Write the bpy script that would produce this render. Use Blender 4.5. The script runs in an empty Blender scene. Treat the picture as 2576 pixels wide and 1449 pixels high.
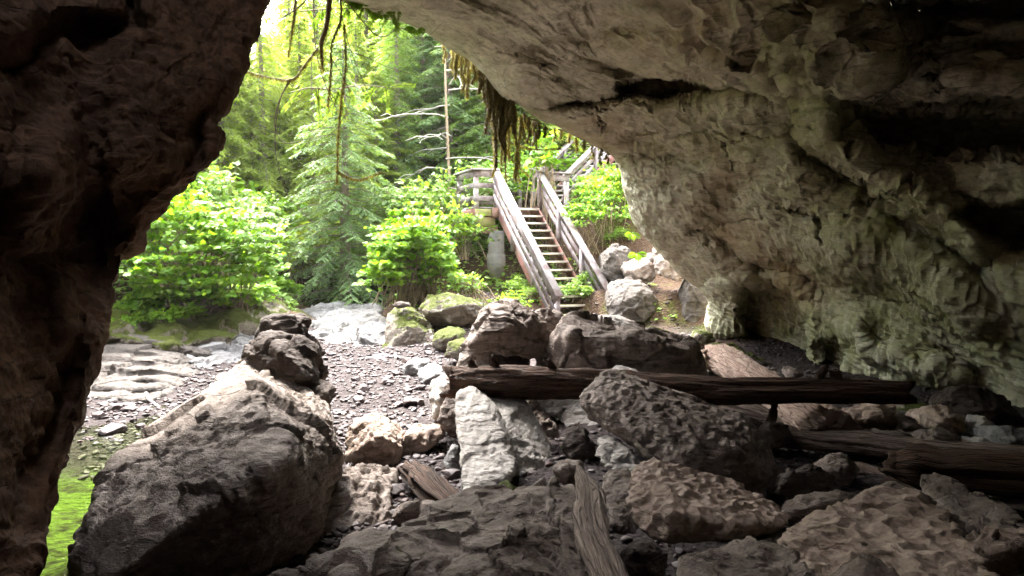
import bpy, bmesh, math, random
import numpy as np
from mathutils import Vector, Matrix, Euler

# ------------------------------------------------------------------ camera, sky, sun, exposure
SC = bpy.context.scene
COL = SC.collection
EYE = np.array([0.0, 0.0, 2.15])
PITCH = math.radians(3.47)
cam_d = bpy.data.cameras.new('camera'); cam = bpy.data.objects.new('camera', cam_d); COL.objects.link(cam)
cam.location = EYE; cam.rotation_euler = (math.pi/2 - PITCH, 0, 0)
cam_d.sensor_width = 36; cam_d.lens = 24; cam_d.clip_start = 0.05; cam_d.clip_end = 600
SC.camera = cam

SUN_EL, SUN_AZ = math.radians(57), math.radians(-27)      # ahead and to the left of the camera
world = bpy.data.worlds.new('World'); SC.world = world; world.use_nodes = True
wn = world.node_tree.nodes; wl = world.node_tree.links; wn.clear()
sky = wn.new('ShaderNodeTexSky'); sky.sky_type = 'NISHITA'; sky.sun_disc = False
sky.sun_elevation = SUN_EL; sky.sun_rotation = SUN_AZ; sky.air_density = 1.0; sky.dust_density = 4.0; sky.ozone_density = 0.6
hs = wn.new('ShaderNodeHueSaturation'); hs.inputs['Saturation'].default_value = 0.3; hs.inputs['Value'].default_value = 1.0
bg = wn.new('ShaderNodeBackground'); bg.inputs['Strength'].default_value = 0.15
wo = wn.new('ShaderNodeOutputWorld')
wl.new(sky.outputs[0], hs.inputs['Color']); wl.new(hs.outputs[0], bg.inputs['Color']); wl.new(bg.outputs[0], wo.inputs['Surface'])
sun_d = bpy.data.lights.new('sun', 'SUN'); sun_d.energy = 0.75; sun_d.angle = math.radians(16); sun_d.color = (1.0, 0.95, 0.86)
sun = bpy.data.objects.new('sun', sun_d); COL.objects.link(sun)
sd = Vector((math.sin(SUN_AZ)*math.cos(SUN_EL), math.cos(SUN_AZ)*math.cos(SUN_EL), math.sin(SUN_EL)))
sun.rotation_euler = sd.to_track_quat('Z', 'Y').to_euler(); sun.location = (-8, 12, 30)
SC.view_settings.view_transform = 'Standard'; SC.view_settings.look = 'None'
SC.view_settings.exposure = 4.65; SC.view_settings.gamma = 1.0
SC.render.engine = 'CYCLES'
cy = SC.cycles
cy.max_bounces = 7; cy.diffuse_bounces = 3; cy.glossy_bounces = 3; cy.transmission_bounces = 4; cy.transparent_max_bounces = 8
cy.use_denoising = True; cy.sample_clamp_indirect = 8.0; cy.use_light_tree = False
cy.caustics_reflective = False; cy.caustics_refractive = False

RNG = np.random.default_rng(7)
FX = 24/36*2576
_ca, _sa = math.cos(PITCH), math.sin(PITCH)
FWD = np.array([0, _ca, -_sa]); UPV = np.array([0, _sa, _ca]); RGT = np.array([1.0, 0, 0])
def P(px, py, d):
    """world point at depth d that the photo shows near (px, py)"""
    return EYE + d*(FWD + RGT*(px-1288)/FX + UPV*(724-py)/FX)
def PROJ(v):
    r = v - EYE; d = r @ FWD; dd = np.where(np.abs(d) < 1e-3, 1e-3, d)
    return 1288 + FX*(r @ RGT)/dd, 724 - FX*(r @ UPV)/dd, d

# ------------------------------------------------------------------ noise
def _h(i, j, k, s):
    n = (i.astype(np.int64)*73856093) ^ (j.astype(np.int64)*19349663) ^ (k.astype(np.int64)*83492791) ^ (s*2654435761)
    n &= 0xffffffff
    n = ((n ^ (n >> 15))*2246822519) & 0xffffffff
    n = ((n ^ (n >> 13))*3266489917) & 0xffffffff
    return ((n ^ (n >> 16)) & 0xffffff)/float(0xffffff)
def vnoise(p, s=0):
    f = np.floor(p); t = p - f; t = t*t*t*(t*(t*6-15)+10); f = f.astype(np.int64)
    r = 0
    for a in (0, 1):
        wa = t[:, 0] if a else 1-t[:, 0]
        for b in (0, 1):
            wb = t[:, 1] if b else 1-t[:, 1]
            for c in (0, 1):
                wc = t[:, 2] if c else 1-t[:, 2]
                r = r + wa*wb*wc*_h(f[:, 0]+a, f[:, 1]+b, f[:, 2]+c, s)
    return r*2-1
def fbm(p, oct=4, s=0, gain=.5):
    r = 0; a = 1.0; q = np.array(p, float)
    for o in range(oct):
        r = r + a*vnoise(q, s+o*17); q = q*2.03+11.3; a *= gain
    return r
def ridged(p, oct=4, s=0):
    r = 0; a = 1.0; q = np.array(p, float)
    for o in range(oct):
        r = r + a*(1-2*np.abs(vnoise(q, s+o*31))); q = q*2.1+5.1; a *= .5
    return r
def worley(p, s=0):
    f = np.floor(p).astype(np.int64); b1 = np.full(len(p), 9.0); b2 = np.full(len(p), 9.0)
    for a in (-1, 0, 1):
        for b in (-1, 0, 1):
            for c in (-1, 0, 1):
                i, j, k = f[:, 0]+a, f[:, 1]+b, f[:, 2]+c
                x = i+_h(i, j, k, s)-p[:, 0]; y = j+_h(i, j, k, s+1)-p[:, 1]; z = k+_h(i, j, k, s+2)-p[:, 2]
                d = np.sqrt(x*x+y*y+z*z)
                b2 = np.minimum(b2, np.maximum(b1, d)); b1 = np.minimum(b1, d)
    return b1, b2
def facet(p, seed):
    f = np.floor(p).astype(np.int64); b1 = np.full(len(p), 9.0); val = np.zeros(len(p))
    for a in (-1, 0, 1):
        for b_ in (-1, 0, 1):
            for c_ in (-1, 0, 1):
                i, j, k = f[:, 0]+a, f[:, 1]+b_, f[:, 2]+c_
                o_ = np.stack([p[:, 0]-i-_h(i, j, k, seed), p[:, 1]-j-_h(i, j, k, seed+1), p[:, 2]-k-_h(i, j, k, seed+2)], 1); d = np.linalg.norm(o_, axis=1)
                r_ = np.stack([_h(i, j, k, seed+3), _h(i, j, k, seed+4), _h(i, j, k, seed+5)], 1)*2-1
                m_ = d < b1; b1 = np.where(m_, d, b1); val = np.where(m_, (o_*r_).sum(1), val)
    return val
def sstep(a, b, x):
    t = np.clip((x-a)/(b-a), 0, 1); return t*t*(3-2*t)

# ------------------------------------------------------------------ mesh helpers
def mesh_np(name, verts, faces, smooth=True):
    """verts (n,3), faces: list of (m,k) int arrays"""
    if isinstance(faces, np.ndarray): faces = [faces]
    faces = [f for f in faces if len(f)]
    me = bpy.data.meshes.new(name)
    me.vertices.add(len(verts)); me.vertices.foreach_set('co', np.asarray(verts, np.float32).ravel())
    nl = sum(f.size for f in faces); npoly = sum(len(f) for f in faces)
    me.loops.add(nl); me.polygons.add(npoly)
    me.loops.foreach_set('vertex_index', np.concatenate([f.ravel() for f in faces]).astype(np.int32))
    tot = np.concatenate([np.full(len(f), f.shape[1]) for f in faces]); st = np.concatenate([[0], np.cumsum(tot)[:-1]])
    me.polygons.foreach_set('loop_start', st.astype(np.int32))
    me.update(calc_edges=True); me.validate()
    if smooth: me.polygons.foreach_set('use_smooth', np.ones(len(me.polygons), bool))
    return me
def get_v(me):
    a = np.empty(len(me.vertices)*3, np.float32); me.vertices.foreach_get('co', a); return a.reshape(-1, 3).astype(float)
def get_n(me):
    a = np.empty(len(me.vertices)*3, np.float32); me.vertices.foreach_get('normal', a); return a.reshape(-1, 3).astype(float)
def set_v(me, v):
    me.vertices.foreach_set('co', v.astype(np.float32).ravel()); me.update()
def link(name, me, mat=None, parent=None, loc=None):
    o = bpy.data.objects.new(name, me); COL.objects.link(o)
    if mat is not None and me is not None and not me.materials: me.materials.append(mat)
    if parent is not None: o.parent = parent
    if loc is not None: o.location = loc
    return o
def tag(o, label=None, cat=None, group=None, kind=None):
    if label: o['label'] = label
    if cat: o['category'] = cat
    if group: o['group'] = group
    if kind: o['kind'] = kind
    return o
def empty(name, loc, rz=0):
    o = bpy.data.objects.new(name, None); COL.objects.link(o); o.location = loc; o.rotation_euler = (0, 0, rz); return o
def copy_tree(o, parent=None):
    c = o.copy(); COL.objects.link(c)
    if parent is not None: c.parent = parent
    for ch in list(o.children): copy_tree(ch, c)
    return c
def centre_mesh(me, base=True):
    v = get_v(me); c = (v.min(0)+v.max(0))/2
    if base: c[2] = v[:, 2].min()
    set_v(me, v-c); return c
class MB:
    def __init__(s): s.v = []; s.f = {}; s.n = 0
    def add(s, v, *fs):
        v = np.asarray(v, float)
        for f in fs:
            f = np.asarray(f, int); s.f.setdefault(f.shape[1], []).append(f+s.n)
        s.v.append(v); s.n += len(v)
    def beam(s, a, b, w, h, up=(0, 0, 1), ext=0):
        a = np.array(a, float); b = np.array(b, float); d = b-a; L = np.linalg.norm(d); d = d/L
        a = a-d*ext; b = b+d*ext
        x = np.cross(d, up); x /= np.linalg.norm(x); z = np.cross(x, d)
        c = min(w, h)*.08
        prof = [(-w/2+c, -h/2), (w/2-c, -h/2), (w/2, -h/2+c), (w/2, h/2-c), (w/2-c, h/2), (-w/2+c, h/2), (-w/2, h/2-c), (-w/2, -h/2+c)]
        n = len(prof)
        v = [a+x*i+z*j for i, j in prof]+[b+x*i+z*j for i, j in prof]
        s.add(v, [[i, (i+1) % n, n+(i+1) % n, n+i] for i in range(n)], [list(range(n))[::-1], list(range(n, 2*n))])
    def tube(s, pts, rad, n=6, cap=True):
        pts = np.array(pts, float); m = len(pts); rad = np.broadcast_to(np.array(rad, float), (m,))
        t = np.gradient(pts, axis=0); t /= np.linalg.norm(t, axis=1)[:, None]+1e-9
        ref = np.array([0, 0, 1.0]) if abs(t[:, 2]).mean() < .85 else np.array([1.0, 0, 0])
        x = np.cross(t, ref); x /= np.linalg.norm(x, axis=1)[:, None]+1e-9; y = np.cross(t, x)
        a = np.arange(n)*2*math.pi/n
        v = pts[:, None]+rad[:, None, None]*(x[:, None]*np.cos(a)[None, :, None]+y[:, None]*np.sin(a)[None, :, None])
        i, j = np.meshgrid(np.arange(m-1), np.arange(n), indexing='ij'); i = i.ravel(); j = j.ravel(); k = (j+1) % n
        f = np.stack([i*n+j, i*n+k, (i+1)*n+k, (i+1)*n+j], 1)
        if cap: s.add(v.reshape(-1, 3), f, [list(range(n))[::-1], [(m-1)*n+q for q in range(n)]])
        else: s.add(v.reshape(-1, 3), f)
    def mesh(s, name, smooth=False):
        return mesh_np(name, np.concatenate(s.v), [np.concatenate(f) for f in s.f.values()], smooth)
    def build(s, name, mat, parent=None, smooth=False, loc=None):
        me = s.mesh(name, smooth)
        if parent is not None and loc is None:
            set_v(me, get_v(me)-np.array(parent.location)) if parent.parent is None else None
        return link(name, me, mat, parent, loc)

# ------------------------------------------------------------------ materials
def nmat(name):
    m = bpy.data.materials.new(name); m.use_nodes = True; nt = m.node_tree; nt.nodes.clear()
    out = nt.nodes.new('ShaderNodeOutputMaterial'); return m, nt, out
class G:
    """tiny node graph helper"""
    def __init__(s, nt): s.nt = nt
    def n(s, t, **kw):
        x = s.nt.nodes.new(t)
        for k, v in kw.items(): setattr(x, k, v)
        return x
    def set(s, sock, v):
        if hasattr(v, 'links') or isinstance(v, bpy.types.NodeSocket): s.nt.links.new(v, sock)
        else: sock.default_value = v
    def coord(s, scale=(1, 1, 1), rot=(0, 0, 0), which='Object'):
        t = s.n('ShaderNodeTexCoord'); m = s.n('ShaderNodeMapping'); s.nt.links.new(t.outputs[which], m.inputs[0])
        m.inputs['Scale'].default_value = scale; m.inputs['Rotation'].default_value = rot; return m.outputs[0]
    def world(s, scale=(1, 1, 1), rot=(0, 0, 0)):
        t = s.n('ShaderNodeNewGeometry'); m = s.n('ShaderNodeMapping'); s.nt.links.new(t.outputs['Position'], m.inputs[0])
        m.inputs['Scale'].default_value = scale; m.inputs['Rotation'].default_value = rot; return m.outputs[0]
    def noise(s, vec, scale, detail=5, rough=.55, dist=0):
        x = s.n('ShaderNodeTexNoise'); s.set(x.inputs['Vector'], vec); x.inputs['Scale'].default_value = scale
        x.inputs['Detail'].default_value = detail; x.inputs['Roughness'].default_value = rough; x.inputs['Distortion'].default_value = dist
        return x.outputs['Fac']
    def voro(s, vec, scale, feature='F1', smooth=0, out='Distance'):
        x = s.n('ShaderNodeTexVoronoi', feature=feature); s.set(x.inputs['Vector'], vec); x.inputs['Scale'].default_value = scale
        if feature == 'SMOOTH_F1': x.inputs['Smoothness'].default_value = smooth
        return x.outputs[out]
    def ramp(s, fac, stops, interp='LINEAR'):
        x = s.n('ShaderNodeValToRGB'); s.set(x.inputs[0], fac); r = x.color_ramp; r.interpolation = interp
        while len(r.elements) < len(stops): r.elements.new(.5)
        for e, (p, c) in zip(r.elements, stops):
            e.position = p; e.color = (c, c, c, 1) if isinstance(c, (int, float)) else (*c, 1)
        return x.outputs[0]
    def mix(s, fac, a, b, mode='MIX'):
        x = s.n('ShaderNodeMix', data_type='RGBA', blend_type=mode); s.set(x.inputs[0], fac)
        for i, v in ((6, a), (7, b)):
            if isinstance(v, tuple): v = (*v, 1) if len(v) == 3 else v
            s.set(x.inputs[i], v)
        return x.outputs[2]
    def math(s, op, a, b=0.0, clamp=False):
        x = s.n('ShaderNodeMath', operation=op, use_clamp=clamp); s.set(x.inputs[0], a); s.set(x.inputs[1], b); return x.outputs[0]
    def bump(s, h, strength, dist, normal=None):
        x = s.n('ShaderNodeBump'); s.set(x.inputs['Height'], h); x.inputs['Strength'].default_value = strength; x.inputs['Distance'].default_value = dist
        if normal is not None: s.set(x.inputs['Normal'], normal)
        return x.outputs[0]
    def upness(s):
        g = s.n('ShaderNodeNewGeometry'); x = s.n('ShaderNodeSeparateXYZ'); s.nt.links.new(g.outputs['Normal'], x.inputs[0]); return x.outputs[2]

def rock_mat(name, light=(.42, .39, .35), mid=(.26, .23, .2), dark=(.09, .065, .05), moss=0.0, dirt=0.4, scale=1.0,
             bump=1.0, scallop=0.0, strata=0.0, rough=.8, coat=0.0, green=0.0, sdir=(1, 1, 4), srot=(0.3, 0.2, 0.4), scal_scale=9.0, regions=False):
    m, nt, out = nmat(name); g = G(nt)
    w = g.world((1, 1, 1)); st = g.world(sdir, srot)
    n1 = g.noise(w, 1.1*scale, 6, .6, .3); n2 = g.noise(st, 2.6*scale, 7, .62, .8); n3 = g.noise(w, 11*scale, 6, .65)
    n4 = g.noise(w, 45*scale, 4, .6)
    c = g.mix(g.ramp(n1, [(.36, 0), (.62, 1)]), mid, light)
    c = g.mix(g.ramp(n2, [(.42, 0), (.66, .8)]), c, tuple(x*.5 for x in mid))
    c = g.mix(g.ramp(n3, [(.5, 0), (.66, .75)]), c, dark)
    c = g.mix(.35, c, g.mix(n4, tuple(x*.5 for x in mid), tuple(min(1, x*1.35) for x in light)))
    if green > 0:
        gn = g.noise(g.world((1, 1, .45)), .8, 5, .6, .5)
        c = g.mix(g.math('MULTIPLY', g.ramp(gn, [(.4, 0), (.58, 1)]), green), c, (.15, .165, .06))
    if regions:
        aw = g.n('ShaderNodeAttribute'); aw.attribute_name = 'warm'; ao = g.n('ShaderNodeAttribute'); ao.attribute_name = 'olive'; pn = g.ramp(g.noise(w, 1.6, 6, .65, .8), [(.35, .1), (.6, 1)])
        c = g.mix(g.math('MULTIPLY', g.math('MULTIPLY', aw.outputs['Fac'], pn), .8), c, g.mix(n3, (.33, .20, .11), (.54, .39, .26)))
        pn2 = g.ramp(g.noise(g.world((1, 1, .5)), 2.2, 6, .7, .6), [(.36, .15), (.62, 1)])
        c = g.mix(g.math('MULTIPLY', g.math('MULTIPLY', ao.outputs['Fac'], pn2), .85), c, g.mix(n3, (.15, .15, .045), (.40, .41, .19)))
    ck = g.voro(g.mix(.12, g.world((1, 1, 2.2), srot), n2), 1.5**.6*scale, 'DISTANCE_TO_EDGE'); ckm = g.math('MULTIPLY', g.ramp(ck, [(0, 1), (.012, 0)]), g.ramp(g.noise(w, 1.3, 3), [(.52, 0), (.66, .7)]))
    ln = g.noise(g.world((1.2, 1.2, 26), srot), 1.6*scale, 4, .6, .5); c = g.mix(g.ramp(ln, [(.30, .45), (.42, 0)]), c, dark); c = g.mix(ckm, c, dark)
    if dirt > 0:
        up = g.ramp(g.math('ADD', g.upness(), g.math('MULTIPLY', g.math('SUBTRACT', n3, .5), .9)), [(.25, 0), (.75, 1)])
        dn = g.ramp(g.noise(w, 2.1*scale, 5, .6), [(.35, .35), (.6, 1)])
        c = g.mix(g.math('MULTIPLY', g.math('MULTIPLY', up, dn), dirt), c, dark)
    mo = None
    if moss > 0:
        up = g.math('ADD', g.upness(), g.math('MULTIPLY', g.math('SUBTRACT', g.noise(w, 2.2, 5, .65), .5), 2.4))
        mo = g.math('MULTIPLY', g.ramp(up, [(.9-moss*.6, 0), (1.12-moss*.6, 1)]), min(1, .5+moss))
        mc = g.mix(g.noise(w, 28, 4, .7), (.028, .038, .008), (.11, .125, .022))
        c = g.mix(mo, c, mc)
    h = g.math('ADD', g.math('MULTIPLY', n3, .55), g.math('MULTIPLY', n4, .3))
    h = g.math('ADD', h, g.math('MULTIPLY', g.noise(w, 130*scale, 3, .6), .14))
    h = g.math('ADD', h, g.math('MULTIPLY', g.ramp(ln, [(.30, 0), (.42, 1)]), .35)); h = g.math('SUBTRACT', h, ckm)
    nb = g.bump(h, .9*bump, .035)
    if regions:
        for sc_, st_, ds_ in ((16, .22, .03),):
            vv = g.voro(g.mix(.1, g.world((1, 1, .5), (.1, .15, 0)), n2), sc_); nb = g.bump(g.math('MULTIPLY', vv, vv), st_, ds_, nb)
    if strata > 0:
        nb = g.bump(g.noise(g.world(tuple(x*1.0 for x in sdir), srot), 9*scale, 5, .65, .6), strata, .05, nb)
    if scallop > 0:
        sv = g.voro(g.mix(.08, w, n3), scal_scale, 'SMOOTH_F1', .25)
        nb = g.bump(sv, scallop, .055, nb)
    if mo is not None:
        nb = g.bump(g.math('MULTIPLY', g.noise(w, 70, 4, .7), mo), 1.0, .04, nb)
    b = g.n('ShaderNodeBsdfPrincipled'); g.set(b.inputs['Base Color'], c); g.set(b.inputs['Normal'], nb)
    g.set(b.inputs['Roughness'], g.ramp(n3, [(.3, rough-.15), (.7, min(1, rough+.1))])); b.inputs['Specular IOR Level'].default_value = .12 if regions else (.12 if 'outdoor' in name or 'white' in name or 'moss' in name else .14)+coat
    nt.links.new(b.outputs[0], out.inputs[0]); return m

def leaf_mat(name, cols, trans=.45, gloss=.25):
    m, nt, out = nmat(name); g = G(nt)
    ge = g.n('ShaderNodeNewGeometry'); stops = [(i/(len(cols)-1), c) for i, c in enumerate(cols)]
    c = g.ramp(ge.outputs['Random Per Island'], stops)
    big = g.noise(g.world(), .55, 3, .5)
    c = g.mix(g.ramp(big, [(.3, 0), (.7, .5)]), c, cols[len(cols)//2])
    d = g.n('ShaderNodeBsdfPrincipled'); g.set(d.inputs['Base Color'], c); d.inputs['Roughness'].default_value = .5
    d.inputs['Specular IOR Level'].default_value = gloss
    t = g.n('ShaderNodeBsdfTranslucent'); g.set(t.inputs[0], g.mix(1.0, c, (1.45, 1.4, .5), 'MULTIPLY'))
    mx = g.n('ShaderNodeMixShader'); mx.inputs[0].default_value = trans
    nt.links.new(d.outputs[0], mx.inputs[1]); nt.links.new(t.outputs[0], mx.inputs[2]); nt.links.new(mx.outputs[0], out.inputs[0]); return m

def wood_mat(name, light, dark, axis=(1, 12, 12), rot=(0, 0, 0), rough=.75, bump=.5, worn=None, obj=True, scale=3.0):
    m, nt, out = nmat(name); g = G(nt)
    v = g.coord(axis, rot) if obj else g.world(axis, rot)
    n = g.noise(v, scale, 6, .65, .4); n2 = g.noise(g.world(), 3.2, 5, .6)
    c = g.mix(g.ramp(n, [(.35, 0), (.65, 1)]), dark, light)
    if worn: c = g.mix(g.ramp(n2, [(.45, 0), (.6, .8)]), c, worn)
    nb = g.bump(n, bump, .02)
    b = g.n('ShaderNodeBsdfPrincipled'); g.set(b.inputs['Base Color'], c); b.inputs['Roughness'].default_value = rough; g.set(b.inputs['Normal'], nb)
    b.inputs['Specular IOR Level'].default_value = .3
    nt.links.new(b.outputs[0], out.inputs[0]); return m
# ------------------------------------------------------------------ terrain
CP = np.array([
 (-4,4,-.35),(-3.5,6,-.28),(-4.6,8,-.18),(-5.3,7,-.25),(-3,3,-.3),(-2.4,5,.0),(-1.6,3,.05),(0,0,.0),(0,4,.0),(-1,8,0),(-2.6,8.5,0),(2,6,0),(4,6,.05),(6,8,.1),(5,11,0),(8,5,.3),(0,12,0),(-2,12,0),
 (-4.2,11,.0),(-3,15,.0),(-3.9,16.5,-.1),(-4.3,18,.05),(-5,21,.25),(-6,26,.9),(2,14,.05),(1.5,16,.1),(2.2,15.2,.05),(-5.0,9.6,-.1),
 (-6.6,9,-.1),(-6.3,10.5,-.05),(-8,11,.3),(-6.5,13,.45),(-5.6,14,.3),(-5.9,16,.5),(-9,14,1.6),(-7.5,12.3,.2),(-5.6,12.3,.05),(-6.6,12.4,.1),(-7.5,17,1.4),(-12,12,3),(-12,18,3.6),(-9,22,2.2),(-16,16,6.5),(-16,25,6),(-24,25,12),(-30,40,20),(-12,30,3),(-14,40,5),(-17,60,7),(-35,60,20),
 (-1.5,16,.5),(-2.5,18,.8),(-.4,18.3,.78),(1.3,18.3,1.1),(2.6,17,1.2),(3.4,14.5,.3),(3.6,16,1.1),(3.1,20,3.0),(5,19,3.4),(1,21,2.4),(-1.5,21,2.0),(-3,22,1.4),(0,25,4.4),(-4,25,1.8),(5,26,7),(-3,30,4.5),(3,34,11),(-5,36,6),(-6,50,12),(10,30,13),(12,45,22),
 (0,60,24),(-8,70,18),(20,20,14),(12,18,9),(60,60,30),(-60,60,28),(-60,0,20),(60,0,20),(0,120,34),(-20,110,16),(-26,90,10),(0,-40,4),(-60,110,30),(60,120,40),(60,-60,20),(-60,-60,20)], float)
def H(x, y, detail=True):
    x = np.atleast_1d(np.asarray(x, float)); y = np.atleast_1d(np.asarray(y, float)); num = 0; den = 0
    sc = 1/(.35+.02*np.hypot(CP[:, 0], CP[:, 1]-12))
    for (a, b, z), s in zip(CP, sc):
        d2 = (x-a)**2+(y-b)**2+.12; w = d2**-1.9; num = num+w*z; den = den+w
    z = num/den
    if detail:
        r = np.clip((np.hypot(x+1, (y-9)*.8)-6)/14, .0, 1)
        q = np.stack([x, y, 0*x], 1)
        z = z+fbm(q*.35, 4, 5)*(.05+.9*r)+fbm(q*1.8, 3, 9)*(.03+.10*r)
    return z
def Hs(x, y): return float(H(x, y)[0])
n = 460
s = np.linspace(-1, 1, n); gx = -1+13*s+120*s**7; gy = 12+15*s+125*s**7
X, Y = np.meshgrid(gx, gy, indexing='ij'); Z = H(X.ravel(), Y.ravel())
V = np.stack([X.ravel(), Y.ravel(), Z], 1)
i, j = np.meshgrid(np.arange(n-1), np.arange(n-1), indexing='ij'); i = i.ravel(); j = j.ravel()
F = np.stack([i*n+j, (i+1)*n+j, (i+1)*n+j+1, i*n+j+1], 1)
me = mesh_np('ground', V, F)
m, nt, out = nmat('forest_floor'); g = G(nt)
w = g.world(); n1 = g.noise(w, .9, 5, .6); n2 = g.noise(w, 14, 6, .7); n3 = g.noise(w, 60, 3, .6)
soil = g.mix(n2, (.03, .018, .011), (.105, .066, .043))
moss = g.mix(g.noise(w, 30, 4, .7), (.03, .04, .008), (.10, .115, .02))
c = g.mix(g.ramp(n1, [(.52, 0), (.64, .85)]), soil, moss)
at = g.n('ShaderNodeAttribute'); at.attribute_name = 'bed'
grav = g.mix(g.voro(w, 22, out='Color'), (.02, .015, .015), (.07, .057, .056))
c = g.mix(at.outputs['Fac'], c, grav)
al = g.n('ShaderNodeAttribute'); al.attribute_name = 'algae_reflection'
c = g.mix(al.outputs['Fac'], c, g.mix(g.ramp(g.noise(g.world((1, 2.5, 1)), 4.5, 8, .75), [(.42, 0), (.54, 1)]), (.02, .018, .006), (.095, .155, .014)))  # lime of algae, plus mirrored foliage painted into the pool bed colour
b = g.n('ShaderNodeBsdfPrincipled'); g.set(b.inputs['Base Color'], c); b.inputs['Roughness'].default_value = .9; b.inputs['Specular IOR Level'].default_value = .12
g.set(b.inputs['Normal'], g.bump(g.math('ADD', n2, g.math('MULTIPLY', g.voro(w, 20), .6)), 1, .06)); nt.links.new(b.outputs[0], out.inputs[0])
inside = sstep(.0, 1.0, (X.ravel()*-1+3.6))*0+1.0
bedm = (1-sstep(.22, .5, Z+fbm(V*1.2, 3, 3)*.12))*(1-sstep(14.5, 17, Y.ravel()+.0*X.ravel())*(1-sstep(-3.2, -3.8, X.ravel())))
at_ = me.attributes.new('bed', 'FLOAT', 'POINT'); at_.data.foreach_set('value', bedm.astype(np.float32))
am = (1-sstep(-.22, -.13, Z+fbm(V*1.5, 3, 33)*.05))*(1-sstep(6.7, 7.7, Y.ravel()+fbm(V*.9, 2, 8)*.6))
at_ = me.attributes.new('algae_reflection', 'FLOAT', 'POINT'); at_.data.foreach_set('value', am.astype(np.float32))
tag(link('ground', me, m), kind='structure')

# ------------------------------------------------------------------ cave rock
def crom(ctrl, u):
    """Catmull-Rom along axis 0 of ctrl at parameters u in [0, n-1]"""
    k = len(ctrl); i = np.clip(np.floor(u).astype(int), 0, k-2); t = (u-i)
    t = t.reshape((-1,)+(1,)*(ctrl.ndim-1))
    p0 = ctrl[np.maximum(i-1, 0)]; p1 = ctrl[i]; p2 = ctrl[i+1]; p3 = ctrl[np.minimum(i+2, k-1)]
    return .5*((2*p1)+(-p0+p2)*t+(2*p0-5*p1+4*p2-p3)*t*t+(-p0+3*p1-3*p2+p3)*t**3)
def net(ctrl, nu, dens):
    """ctrl (r,c,3) -> fine grid; dens: samples per column interval"""
    r = len(ctrl); u = np.linspace(0, r-1, nu)
    v = np.concatenate([np.linspace(k, k+1, d, endpoint=False) for k, d in enumerate(dens)]+[[len(dens)]])
    a = crom(ctrl, u); b = crom(a.transpose(1, 0, 2), v).transpose(1, 0, 2)
    return b
def grid_faces(a, b, flip=False):
    i, j = np.meshgrid(np.arange(a-1), np.arange(b-1), indexing='ij'); i = i.ravel(); j = j.ravel()
    f = np.stack([i*b+j, (i+1)*b+j, (i+1)*b+j+1, i*b+j+1], 1)
    return f[:, ::-1] if flip else f
def gauss(px, py, cx, cy, rx, ry, rot=0, p=2):
    a = math.radians(rot); x = (px-cx)*math.cos(a)+(py-cy)*math.sin(a); y = -(px-cx)*math.sin(a)+(py-cy)*math.cos(a)
    return np.exp(-((np.abs(x/rx))**p+(np.abs(y/ry))**p))
def polyd(px, py, pts):
    """distance in picture units to a polyline and running parameter"""
    best = np.full(len(px), 1e9); par = np.zeros(len(px)); sgn = np.zeros(len(px))
    for k in range(len(pts)-1):
        ax, ay = pts[k][:2]; bx, by = pts[k+1][:2]; dx, dy = bx-ax, by-ay; L = dx*dx+dy*dy
        t = np.clip(((px-ax)*dx+(py-ay)*dy)/L, 0, 1); qx = px-ax-t*dx; qy = py-ay-t*dy; d = np.hypot(qx, qy)
        m_ = d < best; best = np.where(m_, d, best); par = np.where(m_, k+t, par); sgn = np.where(m_, np.sign(dx*qy-dy*qx), sgn)
    return best, par, sgn
def inpoly(px, py, pts, soft):
    n_ = len(pts); ins = np.zeros(len(px), bool)
    for k in range(n_):
        x0, y0 = pts[k]; x1, y1 = pts[(k+1) % n_]
        c_ = ((y0 > py) != (y1 > py)) & (px < (x1-x0)*(py-y0)/((y1-y0) or 1e-9)+x0); ins ^= c_
    d, _, _ = polyd(px, py, list(pts)+[pts[0]])
    sd_ = np.where(ins, d, -d); return sstep(-soft*.3, soft, sd_)
def along(v, dd):
    """push points away from the viewpoint side by dd metres (deeper = positive)"""
    r = v-EYE; L = np.linalg.norm(r, axis=1); return v+r/L[:, None]*dd[:, None]

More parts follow.
